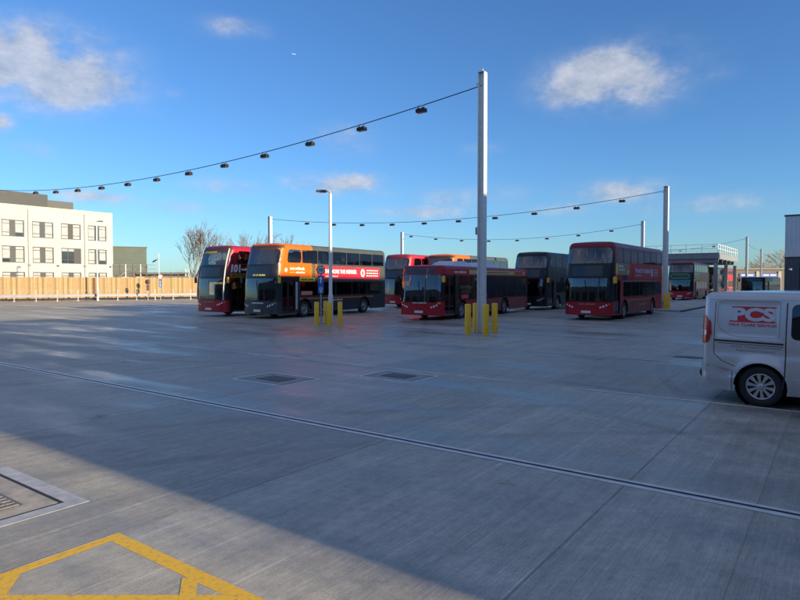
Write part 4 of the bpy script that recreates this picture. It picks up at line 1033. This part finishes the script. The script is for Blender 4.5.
def white_building():
    g2 = 85.5; ga = g1_at(113.5, g2); Ht = 11.85; Lb = 42.0; Dp = 16.0
    t = empty('office_building', G(ga-Lb, g2), math.atan2(G1.y, G1.x)); tag(t, 'cream three storey office block with grey windows beyond the fence', 'building')
    # local: x = G1 from 0..Lb, y = G2 (away from the yard)
    wallm = mat('cream_render', (.40, .41, .425), .8, var=.08, scale=.35, dirt=.06)
    cen = [g1_at(p, g2)-(ga-Lb) for p in (98.2, 72.0, 44.0, 14.2)]
    sp = (cen[0]-cen[3])/3
    while cen[-1]-sp > 2: cen.append(cen[-1]-sp)
    ww = 2.62; rows = (7.85, 4.52, 1.2); wh_ = 2.12
    holes = [[(c-ww/2, z), (c+ww/2, z), (c+ww/2, z+wh_), (c-ww/2, z+wh_)] for c in cen for z in rows]
    V, T_ = cdt([(0, 0), (Lb, 0), (Lb, Ht), (0, Ht)], holes, 4, 4, 3)
    b = MB(); b.add([(x, 0, z) for x, z in V], T_)
    for h in holes:
        n_ = len(h)
        for i in range(4):
            a, c = h[i], h[(i+1) % 4]; b.add([(a[0], 0, a[1]), (c[0], 0, c[1]), (c[0], .18, c[1]), (a[0], .18, a[1])], [(0, 1, 2, 3)])
    b.add([(0, 0, 0), (0, Dp, 0), (0, Dp, Ht), (0, 0, Ht), (Lb, 0, 0), (Lb, Dp, 0), (Lb, Dp, Ht), (Lb, 0, Ht)], [(0, 1, 2, 3), (4, 7, 6, 5), (1, 5, 6, 2)])
    b.build('wall', wallm, t)
    b = MB(); b.box((Lb/2, Dp/2, Ht-.1), (Lb-.02, Dp-.02, .15)); b.box((Lb/2, .1, Ht+.05), (Lb, .3, .1)); b.box((Lb-.15, Dp/2, Ht+.05), (.3, Dp-.4, .1)); b.build('roof', mat('roof_coping', (.55, .53, .47), .7), t)
    gf = mat('window_frame_grey', (.045, .05, .058), .5, var=.1); bl = mat('window_blind', (.36, .37, .38), .25, var=.15, scale=2, coat=.4); dkp = mat('window_dark_glass', (.03, .035, .04), .1, coat=.8)
    for ci, c in enumerate(cen):
        for ri, z in enumerate(rows):
            b = MB(); x0 = c-ww/2
            b.box((c, .13, z+wh_/2), (ww, .06, wh_)); w = b.build('window', gf, t)
            odd = (ci == 1 and ri == 1)
            spans = ((.10, .92), (1.62, 2.50)) if not odd else ((.10, .85), (.95, 1.70))
            for si, (a, c2) in enumerate(spans):
                for (za, zb_, mt) in ((.10, .48, bl if random.random() < .7 else dkp), (.56, 1.62, bl), (1.70, 2.02, bl)):
                    if odd and za < .6: mt = dkp
                    b = MB(); b.box((x0+(a+c2)/2, .094, z+(za+zb_)/2), (c2-a, .012, zb_-za)); b.build('pane', mt, w)
    for x in (cen[0]-sp/2, cen[2]-sp/2, cen[4]-sp/2): b = MB(); b.tube([(x, -.07, 0), (x, -.07, Ht-.4)], .06, 8); b.build('downpipe', mat('pipe_grey', (.34, .33, .31), .6), t)
    for x in cen[:6]: b = MB(); b.box((x+ww/2+.5, -.04, 4.2), (.3, .08, .2)); b.build('vent', gf, t)
    # plant rooms
    pm = mat('plant_room_cladding', (.045, .05, .055), .6)
    x1 = g1_at(49.3, g2+4)-(ga-Lb); b = MB(); b.box((x1/2, 4+5, (Ht+14.15)/2), (x1, 10, 14.15-Ht)); b.build('plant_room', pm, t)
    x2 = g1_at(74, g2+6)-(ga-Lb); b = MB(); b.box(((x1+x2)/2+.1, 6+4.5, (Ht+13.7)/2), (x2-x1, 9, 13.7-Ht)); b.build('plant_room', mat('plant_room_pale', (.075, .082, .085), .6), t)
white_building()
def grey_shed():
    d = 125; a = at(147, d); Ht = 2.15+33.6*d/F; L_ = 40; t = empty('warehouse', a, math.radians(24)); tag(t, 'green grey metal clad warehouse right of the cream office block', 'building')
    b = MB(); b.box((-L_/2, 12, Ht/2), (L_, 24, Ht)); b.build('wall', clad_mat('warehouse_cladding', (.10, .125, .11), .3, 2), t)
    b = MB(); b.box((-L_/2, 12, Ht+.06), (L_+.3, 24.3, .12)); b.build('roof', mat('warehouse_trim', (.2, .22, .2), .5), t)
grey_shed()
def right_building():
    d = 55.0; c = at(784, d); Ht = 2.15+64.5*d/F; t = empty('depot_building', c, math.atan2(-G2.y, -G2.x)); tag(t, 'tall depot building with pale cladding above dark grey at the right edge', 'building')
    # local x = -G2 (rightwards), y = rot90 = G1 direction (away)
    W_, D_ = 12.4, 22.0; zs = 2.15+23.5*d/F
    b = MB(); b.box((W_/2, D_/2, (zs+Ht)/2), (W_, D_, Ht-zs)); b.build('upper_wall', clad_mat('pale_cladding', (.62, .65, .69), .33), t)
    low = clad_mat('dark_cladding', (.065, .075, .095), .33)
    b = MB(); dx0, dx1, dz = 1.15, 5.4, 4.0
    b.box((dx0/2, .1, zs/2), (dx0, .2, zs)); b.box(((dx0+dx1)/2, .1, (dz+zs)/2), (dx1-dx0, .2, zs-dz)); b.box(((dx1+W_)/2, .1, zs/2), (W_-dx1, .2, zs)); b.box((.1, D_/2+.1, zs/2), (.2, D_-.2, zs)); b.box((W_-.1, D_/2+.1, zs/2), (.2, D_-.2, zs)); b.box((W_/2, D_-.1, zs/2), (W_-.4, .2, zs)); b.build('lower_wall', low, t)
    b = MB(); b.box((W_/2, D_/2, Ht+.05), (W_+.16, D_+.16, .12)); b.box((W_/2, -.04, zs), (W_, .06, .1)); b.build('trim', mat('dark_trim', (.04, .045, .055), .5), t)
    b = MB(); b.box(((dx0+dx1)/2, .35, dz/2), (dx1-dx0, .06, dz)); b.build('doorway_sheet', mat('door_shadow', (.02, .022, .026), .5), t)  # near-black sheet painted as the shade inside the open doorway
    b = MB(); b.box((.45, -.08, 3.2), (.22, .12, .16), bev=.02); b.build('wall_lamp', M['white'], t)
    b = MB(); b.box((1.5, .28, 4.0-.25), (.5, .05, .12)); b.build('door_notice', M['white'], t)
right_building()
def workshop():      # the long building beside the photographer that shades the yard
    hgt = 10.15; t = empty('workshop_building', G(3.54, -8), math.atan2(G1.y, G1.x)); tag(t, 'long grey workshop building beside the photographer, outside the picture', 'building')
    Lw = 61.0; b = MB(); b.box((Lw/2, -8, hgt/2), (Lw, 16, hgt)); b.build('wall', clad_mat('workshop_cladding', (.30, .32, .35), .33), t)
    b = MB(); b.box((Lw/2, -8, hgt+.05), (Lw+.1, 16.1, .1)); b.build('roof', mat('dark_trim', (.04, .045, .055), .5), t)
    for i in range(8):
        b = MB(); b.box((5+i*7, .04, 2.4), (4.4, .06, 4.8)); b.build('doorway_sheet', mat('roller_grey', (.12, .13, .15), .5), t)
workshop()
def reflection_hall():  # unseen hall added so bus fronts and van reflect something dark
    t = empty('added_reflection_hall', G(-16, -30), math.atan2(G2.y, G2.x)); tag(t, 'wide grey hall added unseen behind the camera to darken reflections', 'building')   # x = G2, y = -G1
    b = MB(); b.box((45, 8, 4.5), (90, 16, 9)); b.build('wall', clad_mat('reflection_hall_cladding', (.16, .17, .19), .33), t)
    b = MB(); b.box((45, 8, 9.06), (90.3, 16.3, .12)); b.build('roof', mat('dark_trim', (.04, .045, .055), .5), t)
    for i in range(11):
        b = MB(); b.box((6+i*7.8, -.04, 2.6), (5.2, .06, 5.2)); b.build('doorway_sheet', mat('door_shadow', (.02, .022, .026), .5), t)
reflection_hall()
def low_building():
    d = 140; t = empty('low_building', at(700, d), 0); tag(t, 'long low brown building with blue name boards behind the columns', 'building')
    Ht = 2.15+11.5*d/F; x1 = (800-700)/F*d
    b = MB(); b.box((x1/2, 6, Ht/2), (x1, 12, Ht)); b.build('wall', mat('low_wall_brown', (.15, .13, .115), .8, var=.2, scale=.3), t)
    b = MB(); b.box((x1/2, 6, Ht+.15), (x1+.4, 12.6, .3)); b.build('roof', mat('low_roof_grey', (.22, .21, .20), .7), t)
    for a, c in ((739, 754.5), (761, 777)):
        x0_, x1_ = (a-700)/F*d, (c-700)/F*d; z = 2.15+5.8*d/F
        b = MB(); b.box(((x0_+x1_)/2, -.1, z), (x1_-x0_, .1, .85)); s_ = b.build('name_board', mat('board_blue', (.03, .10, .38), .5), t)
        b = MB()
        for k in range(9): 
            if k in (4,): continue
            b.box((x0_+.4+(x1_-x0_-.8)*(k+.4)/9, -.16, z), ((x1_-x0_)/15, .02, .3))
        b.build('board_lettering', M['white'], s_)
    for px in (717, 722.5, 727, 733, 757, 779):
        b = MB(); b.box(((px-700)/F*d, -.12, Ht/2-.2), (.7, .2, Ht-.5)); b.build('pillar', mat('pale_pillar_stone', (.35, .32, .29), .7), t)
    for px in (745, 768):
        b = MB(); b.box(((px-700)/F*d, -.05, 1.5), (3.6, .12, 3.0)); b.build('door', M['black'], t)  # black slabs painted as the shade inside open bays
low_building()

# ------------------------------------------------------------------ fence and barrier
f0 = at(0, 63.5); f1 = at(192, 73.0); fd = (f1-f0).normalized(); frot = math.atan2(fd.y, fd.x)
wood_m, n, bs = base_mat('new_timber')
tc = n.new('ShaderNodeTexCoord'); sp = n.new('ShaderNodeSeparateXYZ'); n.link(tc.outputs['Object'], sp.inputs[0])
wn = n.new('ShaderNodeTexWhiteNoise', noise_dimensions='1D'); n.link(n.m('FLOOR', n.m('DIVIDE', sp.outputs[0], .15)), wn.inputs['W'])
gr = n.noise(n.mapping(tc.outputs['Object'], scale=(14, 14, 1.2)), 2, 4, .6)
f = n.m('MULTIPLY', n.maprange(wn.outputs[0], 0, 1, .62, 1.25), n.maprange(gr, .3, .7, .82, 1.12)); cc = n.new('ShaderNodeCombineColor')
for i, k in enumerate((.36, .24, .115)): n.link(n.m('MULTIPLY', f, k), cc.inputs[i])
n.link(cc.outputs[0], bs.inputs['Base Color']); bs.inputs['Roughness'].default_value = .75
def fence():
    s0, s1 = -28.0, 62.0; start = f0+fd*s0
    t = empty('timber_fence', start, frot); tag(t, 'long new timber board fence behind the white crash barrier', 'fence')
    pw = 2.4; nP = int((s1-s0)/pw); rnd = random.Random(3)
    protos = []
    for i in range(nP):
        if i < 6:
            b = MB(); k = 16
            for j in range(k):
                h = 2.55+rnd.uniform(-.015, .015); b.box(((j+.5)*.15, rnd.uniform(-.006, .006), h/2+.05), (.143, .025, h-.05))
            for z in (.5, 1.4, 2.3): b.box((pw/2, .06, z), (pw, .05, .09))
            o = b.build('fence_panel', wood_m, t); protos.append(o)
        else: o = link('fence_panel', protos[rnd.randrange(6)].data, t)
        o.location = (i*pw, 0, 0)
        if i < 4: b = MB(); b.box((0, .02, 1.3), (.1, .12, 2.6)); po = b.build('fence_post', mat('post_timber', (.42, .27, .12), .8), t); pp = po
        else: po = link('fence_post', pp.data, t)
        po.location = (i*pw, .05, 0)
    b = MB(); b.box((0, -.07, 1.25), (.22, .1, 2.5)); b.build('gate_gap', mat('dark_timber', (.13, .075, .04), .8), t).location = (28+(at(94.5, 68.2)-f0).dot(fd), 0, 0)
fence()
def barrier():
    s0, s1 = -24.0, 34.0; off = Vector((-fd.y, fd.x, 0))*-1.9; start = f0+fd*s0+off
    t = empty('crash_barrier', start, frot); tag(t, 'long white steel crash barrier along the foot of the timber fence', 'barrier')
    Lb = s1-s0; prof = [(-.0, .42), (-.045, .47), (-.045, .52), (.0, .56), (.0, .60), (-.045, .64), (-.045, .69), (0, .74)]
    b = MB(); vs = [(0, y, z) for y, z in prof]+[(Lb, y, z) for y, z in prof]; k = len(prof)
    b.add(vs, [(i, i+1, k+i+1, k+i) for i in range(k-1)]); b.add([(0, .02, .42), (Lb, .02, .42), (Lb, .02, .74), (0, .02, .74)], [(0, 1, 2, 3)])
    b.build('rail', mat('barrier_white', (.34, .34, .38), .45, .1, dirt=.1), t)
    b = MB(); b.tube([(0, .1, 1.15), (Lb, .1, 1.15)], .014, 5); b.build('top_rail', M['galv_dull'], t)
    pr = None
    for i in range(int(Lb/1.95)+1):
        if pr is None: b = MB(); b.box((0, .08, .6), (.08, .1, 1.2)); b.box((0, .02, .03), (.22, .28, .06)); pr = o = b.build('post', M['galv_dull'], t)
        else: o = link('post', pr.data, t)
        o.location = (i*1.95, 0, 0)
barrier()
# signs and pole near the fence
sign_post(at(160.5, 67.5), 'round white sign with a red rim over blue plates at the fence', 2.62, .30, ((.42, 'ring'), (.42, 'arrow')), .9, False, '')
sign_post(at(148, 67.0), 'dark round sign backs on a thin post left of the red rimmed sign', 2.05, .28, ((.34, ''), (.3, '')), .8, False, '', True)
t = empty('camera_pole', at(159.2, 76)); tag(t, 'thin pale camera pole rising above the fence', 'pole')
b = MB(); b.tube([(0, 0, 0), (0, 0, 5.6)], .05, 8); b.build('pole', M['galv'], t)
b = MB(); b.tube([(0, 0, 5.0), (-.35, 0, 4.75)], .03, 6); b.box((-.55, 0, 4.66), (.5, .14, .14), rot=Matrix.Rotation(-.5, 3, 'Y')); b.build('camera', M['black'], t)
# steel racking behind the fence
t = empty('steel_walkway', at(113, 88), 0); tag(t, 'low steel walkway with rails showing over the fence top', 'walkway')
Lw = (190-113)/F*88; rust = mat('weathered_steel', (.16, .13, .11), .7, .3, var=.3)
b = MB()
for z in (2.75, 3.3): b.box((Lw*.6, 0, z), (Lw*.78, .12, .14))
b.box((Lw*.6, .8, 3.05), (Lw*.76, .1, .3)); b.build('beam', rust, t)
b = MB()
for z in (3.9, 4.5): b.tube([(0, 0, z), (Lw*.55, 0, z)], .04, 6)
b.build('handrail', M['galv_dull'], t)
for px in (113.5, 120, 126, 133, 141, 147, 155, 163, 171, 179, 186, 189):
    x = (px-113)/F*88; big_ = px in (126, 141); b = MB(); b.box((x, 0, (4.6 if px < 150 else 3.9 if px > 184 else 3.4)/2), (.1, .1, (4.6 if px < 150 else 3.9 if px > 184 else 3.4))); b.build('post', M['galv'] if big_ or px > 184 else rust, t)
b = MB(); b.tube([(Lw*.06, 0, 2.5), (Lw*.22, 0, 4.0), (Lw*.30, 0, 2.6)], .06, 6); b.tube([(Lw*.2, .2, 3.5), (Lw*.45, .2, 4.2)], .06, 6); b.build('brace', M['galv_dull'], t)
for px in (126, 141): b = MB(); b.box(((px-113)/F*88, -.2, 2.62), (1.0, .5, .22), bev=.04); b.build('tray', M['white'], t)

# ------------------------------------------------------------------ trees
def bare_tree(p, h, spread, seed, label, density=1.0, col=(.20, .175, .15), group='bare winter trees'):
    rnd = random.Random(seed); t = empty('bare_tree', p); tag(t, label, 'tree', group)
    tr = MB(); cr = MB()
    def grow(pt, d, ln, r, lev):
        n_ = 3; pts = [pt]; q = pt.copy(); dd = d.copy()
        for i in range(n_):
            dd = (dd+Vector((rnd.uniform(-.16, .16), rnd.uniform(-.16, .16), rnd.uniform(-.03, .1)))).normalized(); q = q+dd*ln/n_; pts.append(q.copy())
        tgt = tr if lev <= 1 else cr
        tgt.tube(pts, [max(r*(1-.45*i/n_), .022) for i in range(n_+1)], 6 if lev < 2 else 3, cap=False)
        if lev >= 5 or ln < h*.02: return
        kids = rnd.choice((4, 4, 5)) if lev < 3 else rnd.choice((2, 3, 3))
        for k in range(kids):
            f_ = rnd.uniform(.4, 1.0) if k else 1.0; i = min(n_, max(1, int(round(f_*n_)))); ang = rnd.uniform(.25, .75)*(1 if k else .35)
            ax = Vector((rnd.gauss(0, 1), rnd.gauss(0, 1), rnd.gauss(0, .3))).normalized(); nd = (Matrix.Rotation(ang, 3, ax) @ dd)
            nd = Vector((nd.x*spread, nd.y*spread, abs(nd.z)*.9+.12)).normalized()
            grow(pts[i], nd, ln*rnd.uniform(.68, .86), r*.55*rnd.uniform(.8, 1.1), lev+1)
    grow(Vector((0, 0, 0)), Vector((0, 0, 1)), h*.30, h*.018, 0)
    bk = mat('bark_%d' % int(col[0]*1000), col, .9, var=.25, scale=2)
    tr.build('trunk', bk, t); cr.build('crown', bk, t)
bare_tree(at(193, 96), 12.0, .85, 5, 'large bare tree left of the 101 bus')
bare_tree(at(257, 100), 11.2, 1.2, 8, 'bare tree above the gap between the first two buses')
bare_tree(at(294, 98), 10.6, 1.3, 11, 'brown twiggy tree above the orange bus roof', col=(.20, .10, .06))
bare_tree(at(768, 165), 10.5, 1.5, 12, 'bare brown tree between the far column and the depot building', col=(.30, .20, .14))
bare_tree(at(779, 158), 11.0, 1.4, 13, 'bare brown tree closest to the depot building', col=(.32, .21, .15))
bare_tree(at(757, 170), 7.5, 1.6, 14, 'low bare tree left of the far thin column', col=(.26, .18, .13))
bare_tree(at(745, 175), 7.0, 1.6, 15, 'lowest bare tree just right of the gantry', col=(.24, .17, .13))
# twiggy scrub beyond the walkway
rnd = random.Random(4); b = MB()
for i in range(1500):
    x = rnd.uniform(-62, -36); y = rnd.uniform(112, 122); h = rnd.uniform(1.5, 3.9)*(.85+.3*math.sin(x*.7)); q = Vector((x, y, 0))
    b.tube([q, q+Vector((rnd.uniform(-.5, .5), rnd.uniform(-.5, .5), h*.6)), q+Vector((rnd.uniform(-1, 1), rnd.uniform(-1, 1), h))], [.03, .022, .01], 3, cap=False)
o = b.build('scrub', mat('scrub_brown', (.22, .16, .11), .9, var=.3)); o['kind'] = 'stuff'
# distant skyline
b = MB(); rnd = random.Random(9); x = -900
while x < 900:
    w = rnd.uniform(12, 40); h = rnd.uniform(3, 6.5); b.box((x+w/2, 420+rnd.uniform(0, 60), h/2), (w, 12, h)); x += w*rnd.uniform(.8, 1.4)
struct(b.build('hills', mat('distant_grey_green', (.12, .13, .13), .9, var=.2, scale=.05)))
# aeroplane
t = empty('aeroplane', Vector(((295-400)/F, 1, (HY-57)/F))*1500+Vector((0, 0, CH)), .5); tag(t, 'tiny aeroplane high in the blue sky', 'aeroplane'); k_ = 1.0
wm = mat('aircraft_white', (.8, .8, .82), .4)
b = MB(); b.tube([(-4.5, 0, 0), (-3.6, 0, 0), (2, 0, 0), (4.5, 0, .2)], [.1, .6, .6, .15], 10); b.build('fuselage', wm, t)
for sg in (-1, 1):
    b = MB(); b.prism([(-1.2, sg*.3), (.2, sg*.3), (.9, sg*4.6), (.3, sg*4.6)], -.06, .06); b.build('wing', mat('wing_grey', (.25, .26, .3), .5), t)
b = MB(); b.prism([(3.2, .1), (4.3, .1), (4.7, 1.5), (4.2, 1.5)], -.05, .05, fr=lambda u, v, w: (u, w, v)); b.build('tail_fin', mat('tail_red', (.5, .05, .05), .5), t)

# ------------------------------------------------------------------ light, sky
SUN_AZ = 126.0; SUN_EL = 13.0
w = bpy.data.worlds.new('World'); sc.world = w; w.use_nodes = True; n = N(w.node_tree); w.node_tree.nodes.clear()
out = n.new('ShaderNodeOutputWorld'); bg = n.new('ShaderNodeBackground')
sky = n.new('ShaderNodeTexSky'); sky.sky_type = 'NISHITA'; sky.sun_disc = False; sky.sun_elevation = math.radians(SUN_EL); sky.sun_rotation = math.radians(SUN_AZ)
sky.air_density = 1.0; sky.dust_density = .3; sky.ozone_density = 3.0; sky.altitude = 0
tc = n.new('ShaderNodeTexCoord'); D = tc.outputs['Generated']; sp = n.new('ShaderNodeSeparateXYZ'); n.link(D, sp.inputs[0])
az = n.m('ARCTAN2', sp.outputs[0], sp.outputs[1]); el = n.m('ARCSINE', sp.outputs[2])
blobs = [(30, 68, 105, 38, 1.0), (2, 122, 20, 13, .8), (40, 148, 28, 11, .45), (85, 95, 40, 14, .35), (612, 80, 72, 30, .85), (560, 92, 30, 22, .5), (632, 45, 26, 10, .35), (335, 184, 48, 12, .75), (225, 187, 38, 9, .55), (95, 197, 40, 8, .6),
         (350, 140, 40, 18, .35), (625, 192, 55, 14, .5), (470, 198, 60, 14, .4), (230, 30, 42, 10, .4), (710, 75, 26, 14, .28), (370, 195, 30, 8, .4), (20, 22, 50, 10, .3), (180, 96, 14, 8, .35), (700, 205, 90, 12, .4), (640, 62, 60, 12, .35), (480, 150, 30, 8, .25), (420, 212, 60, 9, .4), (190, 208, 50, 8, .35), (560, 210, 40, 8, .4)]
tot = None
for (px, py, wx, wy, s_) in blobs:
    a0 = math.atan((px-400)/F); e0 = math.atan((HY-py)/F*math.cos(a0)); wa = wx/F*math.cos(a0)**2; we = wy/F*math.cos(a0)
    dx = n.m('DIVIDE', n.m('SUBTRACT', az, a0), wa); dy = n.m('DIVIDE', n.m('SUBTRACT', el, e0), we)
    e = n.m('MULTIPLY', n.m('EXPONENT', n.m('MULTIPLY', n.m('ADD', n.m('MULTIPLY', dx, dx), n.m('MULTIPLY', dy, dy)), -1.0)), s_)
    tot = e if tot is None else n.m('MAXIMUM', tot, e)
nz = n.noise(n.mapping(D, scale=(1, 1, 1.8)), 9, 8, .58); nz2 = n.noise(n.mapping(D, scale=(1, 1, 1.7), loc=(4, 2, 1)), 26, 8, .66)
cov = n.m('MULTIPLY', tot, n.maprange(nz, .24, .58, .1, 1.45)); cov = n.m('MULTIPLY', cov, n.maprange(nz2, .25, .75, .72, 1.22))
mask = n.m('ADD', n.maprange(cov, .24, .80, 0, .50, True), n.maprange(cov, .03, .6, 0, .30, True))
ccol = n.mix(n.maprange(nz2, .35, .65, 0, 1), (2.6, 2.9, 3.5, 1), (4.0, 4.1, 4.5, 1))
SKYTINT = (.57, .85, 1.17, 1)
c = n.mix(1.0, sky.outputs[0], SKYTINT, 'MULTIPLY')
c = n.mix(mask, c, ccol)
# broken bright cloud added out of view, behind and overhead, for neutral fill
bk = n.m('MULTIPLY', n.maprange(sp.outputs[1], .45, -.35, 0, 1, True), n.maprange(sp.outputs[2], .28, .5, 0, 1, True))
zn = n.maprange(sp.outputs[2], .62, .9, 0, 1, True)
bm = n.m('MULTIPLY', n.m('MAXIMUM', bk, zn), n.maprange(n.noise(D, 2.2, 6, .55), .38, .60, 0.0, .32, True))
c = n.mix(bm, c, (6.2, 5.7, 5.4, 1))
n.link(c, bg.inputs[0]); bg.inputs[1].default_value = .096; n.link(bg.outputs[0], out.inputs[0])
ld = bpy.data.lights.new('sun', 'SUN'); ld.energy = 5.0; ld.angle = math.radians(.75); ld.color = (1, .82, .54); lo = bpy.data.objects.new('sun', ld); COL.objects.link(lo)
a_, e_ = math.radians(SUN_AZ), math.radians(SUN_EL); sd = Vector((math.sin(a_)*math.cos(e_), math.cos(a_)*math.cos(e_), math.sin(e_)))
lo.rotation_euler = sd.to_track_quat('Z', 'Y').to_euler(); lo.location = (0, 0, 30)

cam = bpy.data.cameras.new('camera'); cam.sensor_width = 36; cam.lens = 36*F/800; cam.clip_end = 6000; cam.clip_start = .05
co = bpy.data.objects.new('camera', cam); COL.objects.link(co); co.location = (0, 0, CH); co.rotation_euler = (math.radians(90)-math.atan((300-HY)/F), 0, 0); sc.camera = co
sc.view_settings.view_transform = 'Standard'; sc.view_settings.look = 'None'; sc.view_settings.gamma = 1; sc.view_settings.exposure = 0.8; sc.view_settings.use_curve_mapping = False
sc.cycles.use_denoising = True; sc.cycles.max_bounces = 6; sc.cycles.transparent_max_bounces = 24
